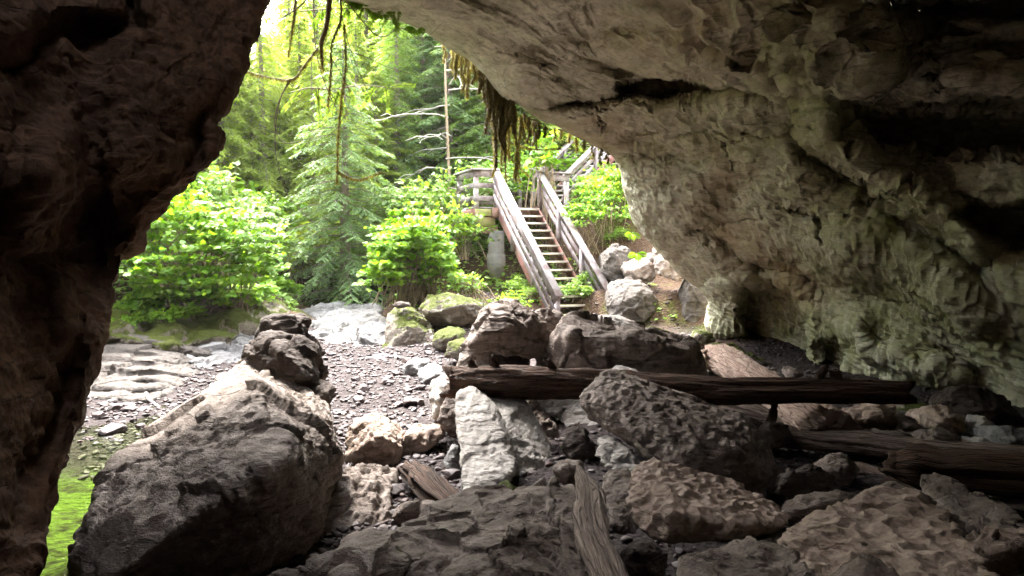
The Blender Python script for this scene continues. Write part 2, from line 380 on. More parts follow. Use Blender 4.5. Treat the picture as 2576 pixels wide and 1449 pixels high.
EXT = lambda q, k=1.0: None
def row(lip, ins, off, ext=(200, -150)):
    l = P(*lip); k = min(1, max(0, (lip[1]-100)/350)); e1 = P(lip[0]+45*k+10, lip[1]-25*(1-k), lip[2]+.7)
    e2 = l+np.array([.4+2.2*k, .5+1.0*k, 2.6-1.6*k]); e3 = l+np.array([2+6*k, -2.0+4*k, 6-3*k])
    return [e3, e2, e1, l]+[P(*q) for q in ins]+[np.array(o, float) for o in off]
rows = [
 row((-500,-600,6.0), [(-300,-900,5.0),(0,-1300,4.4),(500,-2000,3.8),(900,-3300,2.6)], [(-6,-2,6.6),(-6,-8,6.0)], (0,-300)),
 row((100,-420,6.4), [(350,-600,5.7),(700,-850,5.0),(1100,-1300,4.4),(1450,-2300,3.0)], [(-4,-2,6.4),(-4,-8,5.8)], (20,-280)),
 row((520,-270,7.0), [(740,-380,6.4),(1080,-520,5.6),(1500,-820,5.0),(1800,-1450,3.6)], [(-2,-2,6.0),(-2,-8,5.5)], (50,-250)),
 row((700,-150,8.2), [(950,-190,7.3),(1350,-360,6.4),(1800,-620,5.3),(2300,-1100,3.8)], [(0,-2,5.6),(0,-8,5)], (100,-200)),
 row((868,-10,9.5), [(1150,-10,8.7),(1500,-60,7.9),(1900,-200,6.8),(2500,-500,4.6)], [(3,-3,5.2),(3,-8,4.5)], (150,-150)),
 row((1030,55,10.2), [(1250,70,9.5),(1560,40,8.6),(1930,0,7.4),(2600,-200,5.2)], [(5,-3,4.8),(6,-8,4)], (150,-150)),
 row((1110,98,10.6), [(1330,110,9.9),(1640,90,8.9),(2000,70,7.7),(2650,0,5.7)], [(6.5,-2,4.4),(8,-8,4)]),
 row((1215,172,11.2), [(1400,175,10.6),(1700,150,9.5),(2050,140,8.0),(2660,110,6.0)], [(7,-2,4.2),(9,-8,4)]),
 row((1322,268,12), [(1480,230,11.2),(1760,210,10.0),(2080,215,8.6),(2670,200,6.5)], [(7.5,-2,3.9),(9.5,-8,3.6)]),
 row((1440,325,12.5), [(1600,300,11.7),(1850,295,10.2),(2120,300,8.8),(2680,310,6.8)], [(7.8,-2,3.4),(9.8,-8,3.3)]),
 row((1556,392,13), [(1690,400,12.0),(1920,410,10.3),(2190,420,8.9),(2680,430,6.8)], [(7.6,-2,2.9),(9.6,-8,3)]),
 row((1570,480,13.1), [(1730,500,12.0),(1960,520,10.6),(2230,540,9.1),(2680,580,7.2)], [(7.6,-2,2.3),(9.6,-8,2.4)]),
 row((1618,580,13.4), [(1780,590,12.4),(2000,630,11.0),(2250,680,9.4),(2680,740,7.5)], [(7.8,-2,1.7),(9.8,-8,1.8)]),
 row((1700,668,13.6), [(1850,690,12.8),(2040,730,11.5),(2280,780,9.8),(2680,850,7.9)], [(8,-2,1.2),(10,-8,1.2)]),
 row((1782,745,13.8), [(1900,780,13.0),(2070,820,11.7),(2300,860,10),(2680,940,8.2)], [(8.2,-2,.7),(10,-8,.7)], (120, 0)),
 row((1778,820,13.9), [(1910,850,13.2),(2080,890,11.8),(2320,930,10.1),(2680,1020,8.4)], [(8.2,-2,.3),(10,-8,.3)], (120, 0)),
 row((1800,890,13.9), [(1930,915,13.3),(2090,960,11.8),(2330,1005,10.2),(2680,1100,8.6)], [(8.2,-2,-.1),(10,-8,-.1)], (120, 0)),
 row((1830,960,13.9), [(1950,990,13.3),(2100,1050,11.8),(2340,1100,10.2),(2680,1200,8.6)], [(8.2,-2,-.6),(10,-8,-.6)], (120, 0)),
]
ctrl = np.array(rows)
B = net(ctrl, 620, [10, 26, 40, 110, 160, 150, 150, 40, 12])
nu, nv = B.shape[:2]; v = B.reshape(-1, 3)
px, py, dd = PROJ(v); front = sstep(1.5, 4, dd)
col = np.tile(np.concatenate([np.linspace(k, k+1, d, endpoint=False) for k, d in enumerate([10, 26, 40, 110, 160, 150, 150, 40, 12])]+[[9]]), nu)
inner = sstep(3.0, 3.35, col)*front
wx = px+fbm(v*1.6, 3, 40)*16; wy = py+fbm(v*1.6, 3, 41)*14
off = np.zeros(len(v))
# bedding gap between roof and lower wall
d, t, sg = polyd(wx, wy, [(1300,275),(1400,262),(1540,246),(1700,243),(1840,243),(1950,236),(2080,228),(2200,238),(2340,248),(2560,258),(2900,262)])
wd = np.interp(t, [0, 1, 2, 4, 5, 7, 8, 10], [3, 5, 9, 9, 9, 10, 17, 24])
dp = np.interp(t, [0, 1, 2, 4, 5, 6, 7, 8, 10], [.05, .15, .35, .5, .5, .35, .55, .75, .85])
off += (1-sstep(wd*.6, wd*1.25, d))*dp
# lower beds stand proud just below the gap
off -= .30*sstep(244, 262, wy)*np.exp(-np.maximum(wy-262, 0)/60)*sstep(1500, 1560, wx)*(1-sstep(2090, 2130, wx))
off -= .28*np.exp(-((wx-1400)/110)**2)*sstep(262, 270, wy)*np.exp(-np.maximum(wy-270, 0)/70)
# cavity
off += 1.3*inpoly(wx, wy, [(1542,243),(1556,212),(1600,186),(1665,172),(1730,180),(1790,204),(1838,236),(1835,247)], 9)
off -= .35*gauss(wx, wy, 1640, 222, 60, 18)
# roof relief
off -= .50*gauss(wx, wy, 1890, 190, 150, 38, 22); off += .55*gauss(wx, wy, 1500, 70, 110, 70, -30)
off -= .35*gauss(wx, wy, 1330, 190, 120, 45, 35); off += .28*gauss(wx, wy, 1560, 160, 90, 28, 12)
off -= .3*gauss(wx, wy, 1180, 40, 200, 30, 22); off += .25*gauss(wx, wy, 1270, 90, 130, 22, 25)
off -= .45*inpoly(wx, wy, [(1960,60),(2000,20),(2100,30),(2230,110),(2210,200),(2060,225),(1990,200),(1975,120)], 16)
off += .8*sstep(2200, 2320, wx+wy*.15)*(1-sstep(150, 235, wy))
off += .9*inpoly(wx, wy, [(2030,-40),(2900,-60),(2900,60),(2300,75),(2110,40)], 30)
off -= .5*gauss(wx, wy, 2450, 190, 220, 26, -2)
# right hand recess under the gap
off += 1.25*inpoly(wx, wy, [(2118,262),(2700,280),(2900,290),(2900,398),(2400,388),(2200,372),(2138,330)], 12)
off -= .42*gauss(wx, wy, 2080, 300, 44, 60, -18); off -= .3*gauss(wx, wy, 2140, 372, 60, 22, 38)
# descending ribs
d, t, sg = polyd(wx, wy, [(2090,330),(2180,400),(2290,470),(2400,545),(2460,600)])
off -= .42*np.exp(-(d/42)**2); off += .28*np.exp(-((d-70)/34)**2)*(sg > 0)
off += 1.1*inpoly(wx, wy, [(2395,545),(2470,505),(2576,492),(2900,480),(2900,640),(2600,640),(2480,600)], 22)
d, t, sg = polyd(wx, wy, [(1560,400),(1650,430),(1800,420),(1900,395)])
off -= .22*np.exp(-(d/26)**2); off += .16*np.exp(-((wy-330)/22)**2)*sstep(1560, 1600, wx)*(1-sstep(1900, 2000, wx))
off -= .26*gauss(wx, wy, 1700, 520, 110, 60, 10); off += .2*gauss(wx, wy, 1860, 470, 60, 90, 30)
off -= .25*gauss(wx, wy, 1880, 290, 60, 45); off -= .3*gauss(wx, wy, 1990, 420, 80, 70, 20)
off -= .28*gauss(wx, wy, 2130, 620, 100, 60, 25); off += .3*gauss(wx, wy, 2230, 740, 130, 45, 30); off -= .35*gauss(wx, wy, 2420, 760, 120, 60, 35)
off += .35*gauss(wx, wy, 2050, 700, 90, 34, 35)
# lower lip roll, alcove and block
off -= .3*gauss(wx, wy, 1790, 640, 130, 26, 33)
off -= .14*inpoly(wx, wy, [(1776,735),(1790,690),(1850,680),(1850,740),(1868,800),(1862,850),(1800,860),(1775,820)], 14)
off += .55*inpoly(wx, wy, [(1850,700),(1900,690),(1990,720),(2055,790),(2062,850),(2050,960),(1790,920),(1800,868),(1868,850),(1860,790)], 22)
off -= .18*gauss(wx, wy, 1960, 850, 90, 60); off += .4*gauss(wx, wy, 1930, 672, 60, 14, 10)
off += .5*inpoly(wx, wy, [(2062,850),(2110,835),(2150,900),(2140,960),(2050,960)], 16)
d, t, sg = polyd(wx, wy, [(2150,820),(2200,880),(2290,930),(2400,950)]); off -= .3*np.exp(-(d/30)**2)
# cracks
def crack(pts, w_, dep):
    global off
    d, t, sg = polyd(px+fbm(v*4, 3, 50)*9, py+fbm(v*4, 3, 51)*9, pts); off += dep*(1-sstep(w_*.3, w_*1.3, d))
crack([(1868,438),(1925,486),(1985,522),(2010,530),(2040,542),(2062,575),(2072,610)], 4.5, .32)
crack([(1640,600),(1760,575),(1850,552),(1940,540)], 3.2, .14)
crack([(2100,470),(2160,430),(2260,470),(2170,520),(2140,545)], 3, .14)
crack([(1560,392),(1640,388),(1700,398)], 3.2, .15)
crack([(1800,300),(1822,262),(1812,330),(1850,400),(1858,440)], 3.6, .2)
crack([(1790,610),(1850,640),(1935,690)], 3.2, .18)
crack([(1850,735),(1900,742),(1990,738),(2040,760)], 3, .16)
crack([(2210,720),(2300,760),(2420,800),(2560,880)], 3.6, .2)
crack([(1320,272),(1420,268),(1545,250)], 3.4, .22)
crack([(1400,300),(1500,270),(1530,262)], 2, .06)
crack([(1500,265),(1512,300),(1520,352),(1530,372)], 3, .1)
v = along(v, off*inner*np.where(off > .6, 1.15, 1.55))
me = mesh_np('cave_wall', v, grid_faces(nu, nv))
nrm = get_n(me)
fr_ = inner > .9; tow = np.sign(np.median((((EYE+np.array([0, 2, 0]))-v)*nrm)[fr_] @ np.ones(3))); nrm = nrm*tow
big = fbm(v*.7, 3, 60); v2 = v+nrm*(.08*big+.025*fbm(v*2.2, 3, 67))[:, None]; set_v(me, v2); nrm = get_n(me)*tow
vr = v @ np.array(Euler((.35, .25, .5)).to_matrix())
rg_big = np.clip(gauss(px, py, 1880, 60, 200, 110)+gauss(px, py, 2120, 110, 190, 150)+gauss(px, py, 2150, -100, 400, 200), 0, 1)
rg_mid = np.clip(gauss(px, py, 1780, 320, 330, 75)+gauss(px, py, 2250, 170, 280, 60)+gauss(px, py, 2400, 420, 300, 80)+.6*gauss(px, py, 2000, 470, 260, 70), 0, 1)
rg_fin = np.clip(gauss(px, py, 2300, 780, 420, 260)+gauss(px, py, 1950, 860, 160, 120)+gauss(px, py, 1650, 500, 130, 180), 0, 1)
wrp = fbm(v*1.6, 3, 61)[:, None]*.35
f1, f2 = worley(vr*np.array([2.3, 2.3, 3.0])+wrp, 62); g1, g2 = worley(vr*np.array([4.6, 4.6, 6.0])+wrp, 64)
vz = v*np.array([1, 1, .42]); h1, h2 = worley(vz*np.array([7.5, 7.5, 7.5])+wrp*1.5, 69); k1, k2 = worley(vz*np.array([12, 12, 14])+wrp*2, 66)
cup = lambda a: np.minimum(a, .75)**2
disp = .40*cup(f1)*rg_big+.20*cup(g1)*np.clip(rg_mid+.35*rg_big+.15, 0, 1)+.085*cup(h1)*np.clip(rg_mid*1.0+.5*rg_fin+.25, 0, 1)+.06*cup(k1)*np.clip(.35+rg_fin, 0, 1)
flow = vr*np.array([1.2, 1.2, 11]); disp += .034*ridged(flow*.8, 3, 68)*np.clip(1-rg_big-rg_mid*.5, 0, 1)+.006*fbm(v*26, 2, 90)
set_v(me, v2+nrm*(disp*(.15+.85*sstep(2.7, 3.4, col)))[:, None])
for nm_, arr in (('warm', np.clip(.6*gauss(px, py, 1750, 60, 260, 140)+.8*gauss(px, py, 1470, 340, 130, 60)+.9*gauss(px, py, 1900, 620, 180, 60, 30)+.7*gauss(px, py, 2000, 730, 130, 60)+.8*gauss(px, py, 1660, 690, 60, 60)+.8*gauss(px, py, 1830, 420, 60, 60), 0, 1)),
                 ('olive', np.clip(.5*gauss(px, py, 1850, 310, 320, 90)+.9*gauss(px, py, 2080, 300, 70, 80)+1.0*gauss(px, py, 2350, 800, 420, 220)+.8*gauss(px, py, 2200, 520, 220, 120)+.9*gauss(px, py, 1950, 880, 170, 110)+.6*gauss(px, py, 2080, 120, 160, 120), 0, 1))):
    a_ = me.attributes.new(nm_, 'FLOAT', 'POINT'); a_.data.foreach_set('value', (arr*front).astype(np.float32))
M_WALL = rock_mat('cave_limestone', light=(.70, .665, .54), mid=(.50, .46, .355), dark=(.15, .125, .085), dirt=0, bump=.6, scallop=.2, strata=.3, green=.15, regions=True, rough=.7, coat=.15, scal_scale=14, scale=1.0)
tag(link('cave_wall', me, M_WALL), 'pale scalloped limestone wall and roof of the cave with green tinge', kind='structure')

# left wall: rows run down along its edge
def lrow(e, ins, off):
    l = P(*e)
    return [l+np.array([-7, 1.5, 0]), l+np.array([-1.8, 1.2, 0]), P(e[0]-60, e[1], e[2]+.5), l]+[P(*q) for q in ins]+[np.array(o, float) for o in off]
L = [(900,-1500,6.6),(780,-700,6.5),(690,-200,6.3),(662,-20,6.1),(640,55,6.0),(618,125,5.9),(592,190,5.8),(562,262,5.7),(534,312,5.6),(548,352,5.6),(520,418,5.5),(430,492,5.4),(368,552,5.3),(346,618,5.25),(296,632,5.2),(294,705,5.1),(275,800,4.9),(243,880,4.7),(218,1030,4.4),(172,1180,4.0),(122,1340,3.7),(78,1455,3.45),(20,1650,3.1),(-20,1900,2.8)]
lr = []
for (x, y, d_) in L:
    z_ = P(x, y, d_)[2]
    lr.append(lrow((x, y, d_), [(x-110, y+6, d_-.22), (x-300, y+8, d_-.9), (x-620, y+5, d_-1.7)], [(-3.3+.10*z_, .6, z_), (-3.6, -3, z_), (-3.6, -8, z_)]))
ctrl = np.array(lr); DL = [8, 20, 30, 60, 90, 90, 50, 20, 10]
B = net(ctrl, 560, DL); nu, nv = B.shape[:2]; v = B.reshape(-1, 3); px, py, dd = PROJ(v)
col = np.tile(np.concatenate([np.linspace(k, k+1, d, endpoint=False) for k, d in enumerate(DL)]+[[9]]), nu)
inner = sstep(3.05, 3.5, col)*sstep(.8, 2, dd); wx = px+fbm(v*2, 3, 70)*25; wy = py+fbm(v*2, 3, 71)*22
off = np.zeros(len(v))
d, t, sg = polyd(wx, wy, [(0,170),(110,110),(170,60),(260,78),(330,70),(350,-40)]); off += .32*(1-sstep(8, 40, d)); off -= .3*gauss(wx, wy, 60, 40, 130, 70)
off += .35*gauss(wx, wy, 250, 100, 70, 26, 10); off += .3*gauss(wx, wy, 230, 420, 50, 260, 4); off -= .3*gauss(wx, wy, 120, 430, 70, 160, 20)
off -= .28*gauss(wx, wy, 420, 300, 90, 190, 18); off += .25*gauss(wx, wy, 500, 330, 26, 90, 16); off += .3*gauss(wx, wy, 270, 560, 22, 90)
off -= .25*gauss(wx, wy, 180, 760, 60, 170, 10); off += .25*gauss(wx, wy, 150, 1050, 30, 200, 12)
v = along(v, off*inner)
me = mesh_np('cave_wall', v, grid_faces(nu, nv, True)); nrm = get_n(me)
e_ = (1-sstep(3.3, 4.2, col))*.6+.4
disp = .08*fbm(v*1.4, 4, 72)+.010*ridged(v*np.array([3, 3, 1.2]), 4, 73)+.03*facet(v*1.5, 83)+.012*facet(v*4, 84)+.02*fbm(v*12, 3, 74)
f1, f2 = worley(v*np.array([4, 4, 2.6]), 75); disp -= .02*(f1-.4)
set_v(me, v+nrm*(disp*sstep(.5, 2.6, col))[:, None])
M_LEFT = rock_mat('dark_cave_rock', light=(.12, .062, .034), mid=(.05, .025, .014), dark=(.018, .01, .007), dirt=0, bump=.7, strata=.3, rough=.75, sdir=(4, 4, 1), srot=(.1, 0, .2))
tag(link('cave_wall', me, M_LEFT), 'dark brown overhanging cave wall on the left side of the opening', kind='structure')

# the rest of the chamber behind the viewpoint
xs = np.linspace(-1, 1, 60); a, b_ = np.meshgrid(np.linspace(0, math.pi, 80), np.linspace(0, 1, 24), indexing='ij')
vx = 3.5+np.cos(a.ravel())*7.6; vz = -.6+np.sin(a.ravel())**.7*8.2*(1-b_.ravel()**2*.0); vy = -7.0-b_.ravel()*0
th = np.stack([3.2+np.cos(a.ravel())*8.4*np.cos(b_.ravel()*1.5), -6.0-np.sin(b_.ravel()*1.5)*5, -.6+np.sin(a.ravel())*8.0*np.cos(b_.ravel()*1.5)], 1)
th += fbm(th*.5, 4, 80)[:, None]*.5
tag(link('cave_back_wall', mesh_np('cave_back_wall', th, grid_faces(80, 24)), M_LEFT), 'dark rock closing the cave chamber', kind='structure')
# pool
M_WATER, nt, out = nmat('pool_water'); g = G(nt)
b = g.n('ShaderNodeBsdfPrincipled'); b.inputs['Base Color'].default_value = (.75, .85, .6, 1); b.inputs['Roughness'].default_value = .02; b.inputs['IOR'].default_value = 1.33
b.inputs['Transmission Weight'].default_value = 1.0
g.set(b.inputs['Normal'], g.bump(g.noise(g.world((1, 2.2, 1)), 5.5, 3, .5), .12, .02))
tr = g.n('ShaderNodeBsdfTransparent'); tr.inputs[0].default_value = (.8, .85, .7, 1); nt.nodes.remove(b); fr = g.n('ShaderNodeFresnel'); fr.inputs[0].default_value = 1.36; gl = g.n('ShaderNodeBsdfGlossy'); gl.inputs['Roughness'].default_value = .03
bn = g.bump(g.noise(g.world((1, 2.2, 1)), 5.5, 4, .6), .35, .03); g.set(gl.inputs['Normal'], bn); g.set(fr.inputs['Normal'], bn)
mx = g.n('ShaderNodeMixShader'); g.set(mx.inputs[0], fr.outputs[0]); nt.links.new(tr.outputs[0], mx.inputs[1]); nt.links.new(gl.outputs[0], mx.inputs[2]); nt.links.new(mx.outputs[0], out.inputs[0])
gxw, gyw = np.meshgrid(np.linspace(-7.0, -1.2, 40), np.linspace(1.0, 11.0, 60), indexing='ij')
wv = np.stack([gxw.ravel(), gyw.ravel(), np.full(gxw.size, -.10)], 1)
tag(link('pool_water', mesh_np('pool_water', wv, grid_faces(40, 60)), M_WATER), kind='structure')
# ------------------------------------------------------------------ boulders
def back_pts(pts, thick, shrink=.72, down=0.0):
    a = np.array([P(*p) for p in pts]); c = a.mean(0); q = c+(a-c)*shrink; q[:, 1] += thick; q[:, 2] -= down; return np.concatenate([a, q])
def rock(hulls, label, mat, thick=1.0, shrink=.72, px_size=1.9, smooth=1, amp=.016, rid=.008, fine=.006, scal=0.0, scal_f=9.0, strata=0.0,
         sdir=(1, 1, 5), srot=(.3, .2, .4), seed=0, cut=0, name='boulder', cat='boulder', group=None, down=0.0, cuts=(), world_pts=False, chip=.4, fac=.07, ero=.008):
    """one boulder grown from the outline points of the photo, given depth, a back and a rough skin"""
    if not isinstance(hulls[0][0], (tuple, list)): hulls = [hulls]
    bm = bmesh.new(); ds = []
    for h in hulls:
        pts = back_pts(h, thick, shrink, down); ds += [p[2] for p in h]
        vs = [bm.verts.new(p) for p in pts]
        r = bmesh.ops.convex_hull(bm, input=vs)
        bad = set(r['geom_interior']) | set(r['geom_unused'])
        bmesh.ops.delete(bm, geom=[x for x in bad if isinstance(x, bmesh.types.BMVert) and x.is_valid], context='VERTS')
    me = bpy.data.meshes.new('tmp'); bm.to_mesh(me); bm.free()
    vox = max(.008, min(ds)*px_size/683.)
    ext = get_v(me); ext = (ext.max(0)-ext.min(0)); vox = max(vox, ext.max()/230)
    o = bpy.data.objects.new('tmp', me); COL.objects.link(o)
    rm = o.modifiers.new('r', 'REMESH'); rm.mode = 'VOXEL'; rm.voxel_size = vox
    sm = o.modifiers.new('s', 'SMOOTH'); sm.factor = .5; sm.iterations = smooth*2
    dg = bpy.context.evaluated_depsgraph_get(); me2 = bpy.data.meshes.new_from_object(o.evaluated_get(dg)); bpy.data.objects.remove(o); bpy.data.meshes.remove(me)
    v = get_v(me2); size = float(ext.mean()); c = v.mean(0); s3 = seed*3.7
    # chipped planes
    rg = np.random.default_rng(seed+11)
    q = v-c
    nr = get_n(me2)
    rot = np.array(Euler(srot).to_matrix())
    pl = fbm(v*1.3/size*2+s3, 3, seed)*amp*size
    f1, f2 = worley((v/size)*3.2+fbm(v*2, 2, seed+4)[:, None]*.35+s3, seed+5)
    pl -= (f1-.45)*amp*size*1.1*chip
    pl += ridged(v*(2.6/size)+s3, 4, seed+9)*rid*size
    vr_ = v @ rot; er = np.clip(.55+fbm(v*1.4+s3, 2, seed+30), 0, 1.3)
    pl += fbm(v*14, 3, seed+13)*fine*er+ridged(vr_*np.array([4.5, 4.5, 11])+s3, 4, seed+31)*ero*er+ridged(v*np.array([13, 13, 13]), 2, seed+32)*ero*.4*er
    wv = fbm(v*3/size, 2, seed+20)[:, None]*.25
    pl += facet(v*(2.4/size)+wv+s3, seed+21)*fac*size+facet(v*(6/size)+wv+s3, seed+22)*fac*.42*size
    if strata: pl += ridged((v @ rot)*np.array(sdir)*1.3, 4, seed+15)*strata*size
    if scal:
        w1, w2 = worley(v*scal_f+fbm(v*5, 2, seed+16)[:, None]*.3, seed+17); up = sstep(.05, .45, nr[:, 2]+.25*fbm(v*2, 2, 3))
        pl += scal*2.0*np.minimum(w1, .8)**2*up
    v = v+nr*pl[:, None]
    set_v(me2, v); me2.polygons.foreach_set('use_smooth', np.ones(len(me2.polygons), bool))
    me2.materials.clear(); cc = centre_mesh(me2); me2.name = name
    o = link(name, me2, mat, loc=cc); tag(o, label, cat, group); return o

M_DARK = rock_mat('weathered_limestone', light=(.40, .335, .295), mid=(.205, .157, .132), dark=(.045, .028, .02), dirt=.75, bump=1.3, strata=.5, rough=.62)
M_BIG = rock_mat('brown_crusted_limestone', light=(.46, .395, .35), mid=(.25, .20, .172), dark=(.055, .036, .027), dirt=.65, bump=1.5, strata=.5, rough=.75, sdir=(1, 1, 7), srot=(.2, -.6, .2))
M_DARKER = rock_mat('dark_pitted_rock', light=(.12, .095, .082), mid=(.06, .045, .038), dark=(.022, .015, .012), dirt=.5, bump=1.3, strata=.5, rough=.8)
M_BEIGE = rock_mat('beige_limestone', light=(.43, .34, .28), mid=(.27, .20, .16), dark=(.14, .09, .065), dirt=.3, bump=1.0, scallop=.3, rough=.7, scal_scale=18)
M_PALE = rock_mat('pale_limestone', light=(.50, .475, .44), mid=(.31, .285, .26), dark=(.14, .11, .095), dirt=.25, bump=1.0, rough=.7, strata=.4)
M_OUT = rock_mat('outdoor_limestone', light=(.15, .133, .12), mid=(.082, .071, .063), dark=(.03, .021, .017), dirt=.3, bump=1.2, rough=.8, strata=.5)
M_WHITE = rock_mat('white_bedrock', light=(.27, .265, .26), mid=(.17, .163, .16), dark=(.10, .085, .08), dirt=.1, bump=1.1, rough=.7, strata=.6, sdir=(1, 2, 6))
M_MOSSY = rock_mat('mossy_limestone', light=(.26, .225, .19), mid=(.16, .135, .11), dark=(.055, .04, .025), dirt=.15, moss=.62, bump=1.1)
M_MOSSY2 = rock_mat('thick_moss_rock', light=(.24, .21, .17), mid=(.15, .13, .10), dark=(.05, .04, .025), dirt=.15, moss=1.1, bump=1.0)

rock([[(222,1330,4.1),(224,1470,3.8),(262,1200,4.8),(340,1108,5.5),(440,1058,6.0),(560,945,6.7),(612,912,7.0),(690,965,6.9),(800,1000,6.7),(828,1032,6.4),(862,1140,5.8),(845,1190,5.5),(800,1340,5.1),(760,1400,5.1),(600,1600,4.9),(330,1640,4.4),(240,1540,4.3),(300,1440,3.6),(420,1350,3.62),(540,1262,3.72),(650,1195,3.9),(712,1160,4.1),(724,1108,4.4),(640,960,5.5)],
      [(770,1270,5.4),(835,1245,5.5),(900,1290,5.45),(975,1268,5.5),(976,1320,5.4),(900,1345,5.3),(800,1370,5.1)]],
     'huge grey leaning boulder with ridged top, beside the green pool', M_BIG, thick=.9, shrink=.62, px_size=1.8, amp=.008, rid=.004, fine=.016, ero=.022, fac=.035, strata=.006, srot=(.2, -.75, .2), seed=1, smooth=0, chip=.6)
rock([(612,985,6.80),(610,915,6.95),(632,868,6.95),(668,846,6.85),(702,836,6.85),(740,850,6.85),(786,885,6.85),(800,950,6.75),(804,985,6.75),(770,1005,6.65),(700,985,6.55),(650,960,6.65),(700,880,6.50),(760,930,6.50)],
     'jagged dark boulder standing on the ridge of the huge grey boulder', M_DARKER, thick=.55, amp=.02, rid=.012, fine=.01, ero=.014, seed=2, smooth=0)
rock([(632,872,7.15),(640,838,7.15),(668,803,7.10),(700,792,7.10),(742,792,7.10),(762,812,7.10),(764,846,7.10),(752,880,7.10),(690,880,6.90)],
     'rounded black rock topmost on the stack above the huge grey boulder', M_DARKER, thick=.4, amp=.03, rid=.02, seed=3)
rock([(744,978,6.65),(786,972,6.65),(826,985,6.60),(829,1018,6.55),(800,1034,6.50),(756,1020,6.50)],
     'small squared dark rock wedged under the jagged boulder on the ridge', M_DARKER, thick=.35, amp=.04, rid=.02, seed=4, name='rock', cat='rock')
# middle group
rock([[(1160,870,8.9),(1205,822,8.9),(1222,762,9.1),(1250,752,9.1),(1292,758,9.2),(1335,788,9.2),(1368,822,9.2),(1385,865,9.2),(1400,905,9.2),(1350,900,9.0),(1230,885,8.8),(1180,885,8.8),(1290,820,8.65),(1215,840,8.6)],
      [(1158,870,8.9),(1232,880,8.8),(1236,930,8.7),(1190,1000,8.6),(1140,1000,8.7),(1148,910,8.8)],
      [(1355,890,9.2),(1405,880,9.2),(1410,990,9.1),(1370,990,9.0)]],
     'jagged dark rock with a hollow beneath it, behind the long horizontal log', M_DARK, thick=.8, amp=.015, rid=.012, fine=.009, ero=.013, srot=(.1, .2, .3), seed=5, smooth=0, px_size=1.8)
rock([(1345,785,9.9),(1362,775,9.9),(1385,782,9.9),(1420,790,9.9),(1424,830,9.8),(1392,900,9.7),(1372,870,9.7),(1350,820,9.7)],
     'narrow grey block leaning between the two dark boulders below the stairs', M_DARK, thick=.5, amp=.03, rid=.02, seed=6, name='rock', cat='rock')
rock([(1392,905,9.0),(1388,872,9.0),(1412,830,9.1),(1440,808,9.2),(1500,815,9.2),(1590,828,9.2),(1640,848,9.2),(1700,858,9.2),(1755,862,9.1),(1768,905,9.0),(1785,960,8.8),(1700,980,8.6),(1500,980,8.6),(1400,950,8.8),(1440,840,8.6),(1580,858,8.5),(1730,880,8.6)],
     'long dark flat topped boulder at the foot of the stairs', M_DARK, thick=1.3, shrink=.8, amp=.01, rid=.006, fine=.008, ero=.009, seed=7, smooth=0)
rock([(1455,802,9.9),(1490,798,9.9),(1560,806,9.9),(1620,830,9.9),(1600,850,9.7),(1480,835,9.7)],
     'thin pale slab lying on the back of the long dark boulder', M_PALE, thick=.5, amp=.03, seed=8, name='rock', cat='rock')
rock([(1600,838,11),(1650,832,11),(1720,850,11),(1770,872,11),(1700,880,10.8),(1620,865,10.8)],
     'low mossy pale rock behind the long dark boulder', M_MOSSY, thick=.7, amp=.04, seed=9, name='rock', cat='rock')
rock([[(1155,985,7.2),(1185,978,7.3),(1240,1010,7.3),(1262,1090,6.5),(1300,1160,6.3),(1290,1190,6.0),(1230,1240,5.8),(1176,1288,5.6),(1168,1180,6.2),(1150,1060,6.8)],
      [(1200,985,7.6),(1320,1000,7.7),(1350,1080,7.4),(1400,1150,7.0),(1405,1200,6.7),(1330,1260,6.4),(1250,1240,6.2),(1240,1090,6.7)]],
     'white faced wedge of limestone propped under the long horizontal log', M_PALE, thick=.7, amp=.006, rid=.003, fine=.008, ero=.012, fac=.015, chip=.1, strata=.006, sdir=(6, 1, 1), srot=(0, .35, 0), seed=10, smooth=0)
rock([(1230,1000,8.2),(1300,995,8.3),(1345,1040,8.2),(1400,1100,7.9),(1420,1150,7.5),(1360,1190,7.3),(1290,1130,7.4)],
     'brown knobbly rock tucked behind the white faced wedge', M_DARK, thick=.7, amp=.03, rid=.015, ero=.03, seed=11, name='rock', cat='rock')
rock([(1325,990,8.9),(1400,980,8.9),(1500,985,8.8),(1600,1060,8.2),(1590,1130,7.9),(1510,1130,7.9),(1440,1085,8.2),(1360,1030,8.6)],
     'smooth grey rock face below the middle of the long horizontal log', M_PALE, thick=.8, amp=.03, rid=.01, seed=12)
rock([[(1458,1000,6.6),(1480,975,6.7),(1520,942,6.8),(1535,938,6.8),(1590,965,6.8),(1700,1010,6.7),(1800,1040,6.6),(1880,1055,6.6),(1915,1090,6.5),(1940,1150,6.3),(1962,1225,6.0),(1900,1260,5.8),(1780,1255,5.7),(1700,1190,5.7),(1640,1105,5.9),(1560,1062,6.2),(1480,1052,6.5),(1700,1080,5.8),(1860,1130,5.6)],
      [(1556,1068,6.0),(1575,1036,6.1),(1640,1042,6.1),(1760,1110,5.6),(1780,1180,5.5),(1700,1192,5.5),(1650,1140,5.7),(1600,1100,5.85)]],
     'big slanting boulder with a pitted top and overhanging left end', M_DARK, thick=.9, shrink=.7, amp=.008, rid=.004, fine=.012, ero=.010, fac=.018, scal=.018, scal_f=13, srot=(.2, .45, .1), seed=13, smooth=0, px_size=1.9)
rock([(1535,955,7.5),(1562,936,7.5),(1600,945,7.5),(1680,985,7.4),(1760,1010,7.4),(1760,1050,7.2),(1600,1010,7.2)],
     'pale rock tip showing just above the slanting boulder', M_PALE, thick=.6, amp=.03, seed=14, name='rock', cat='rock')
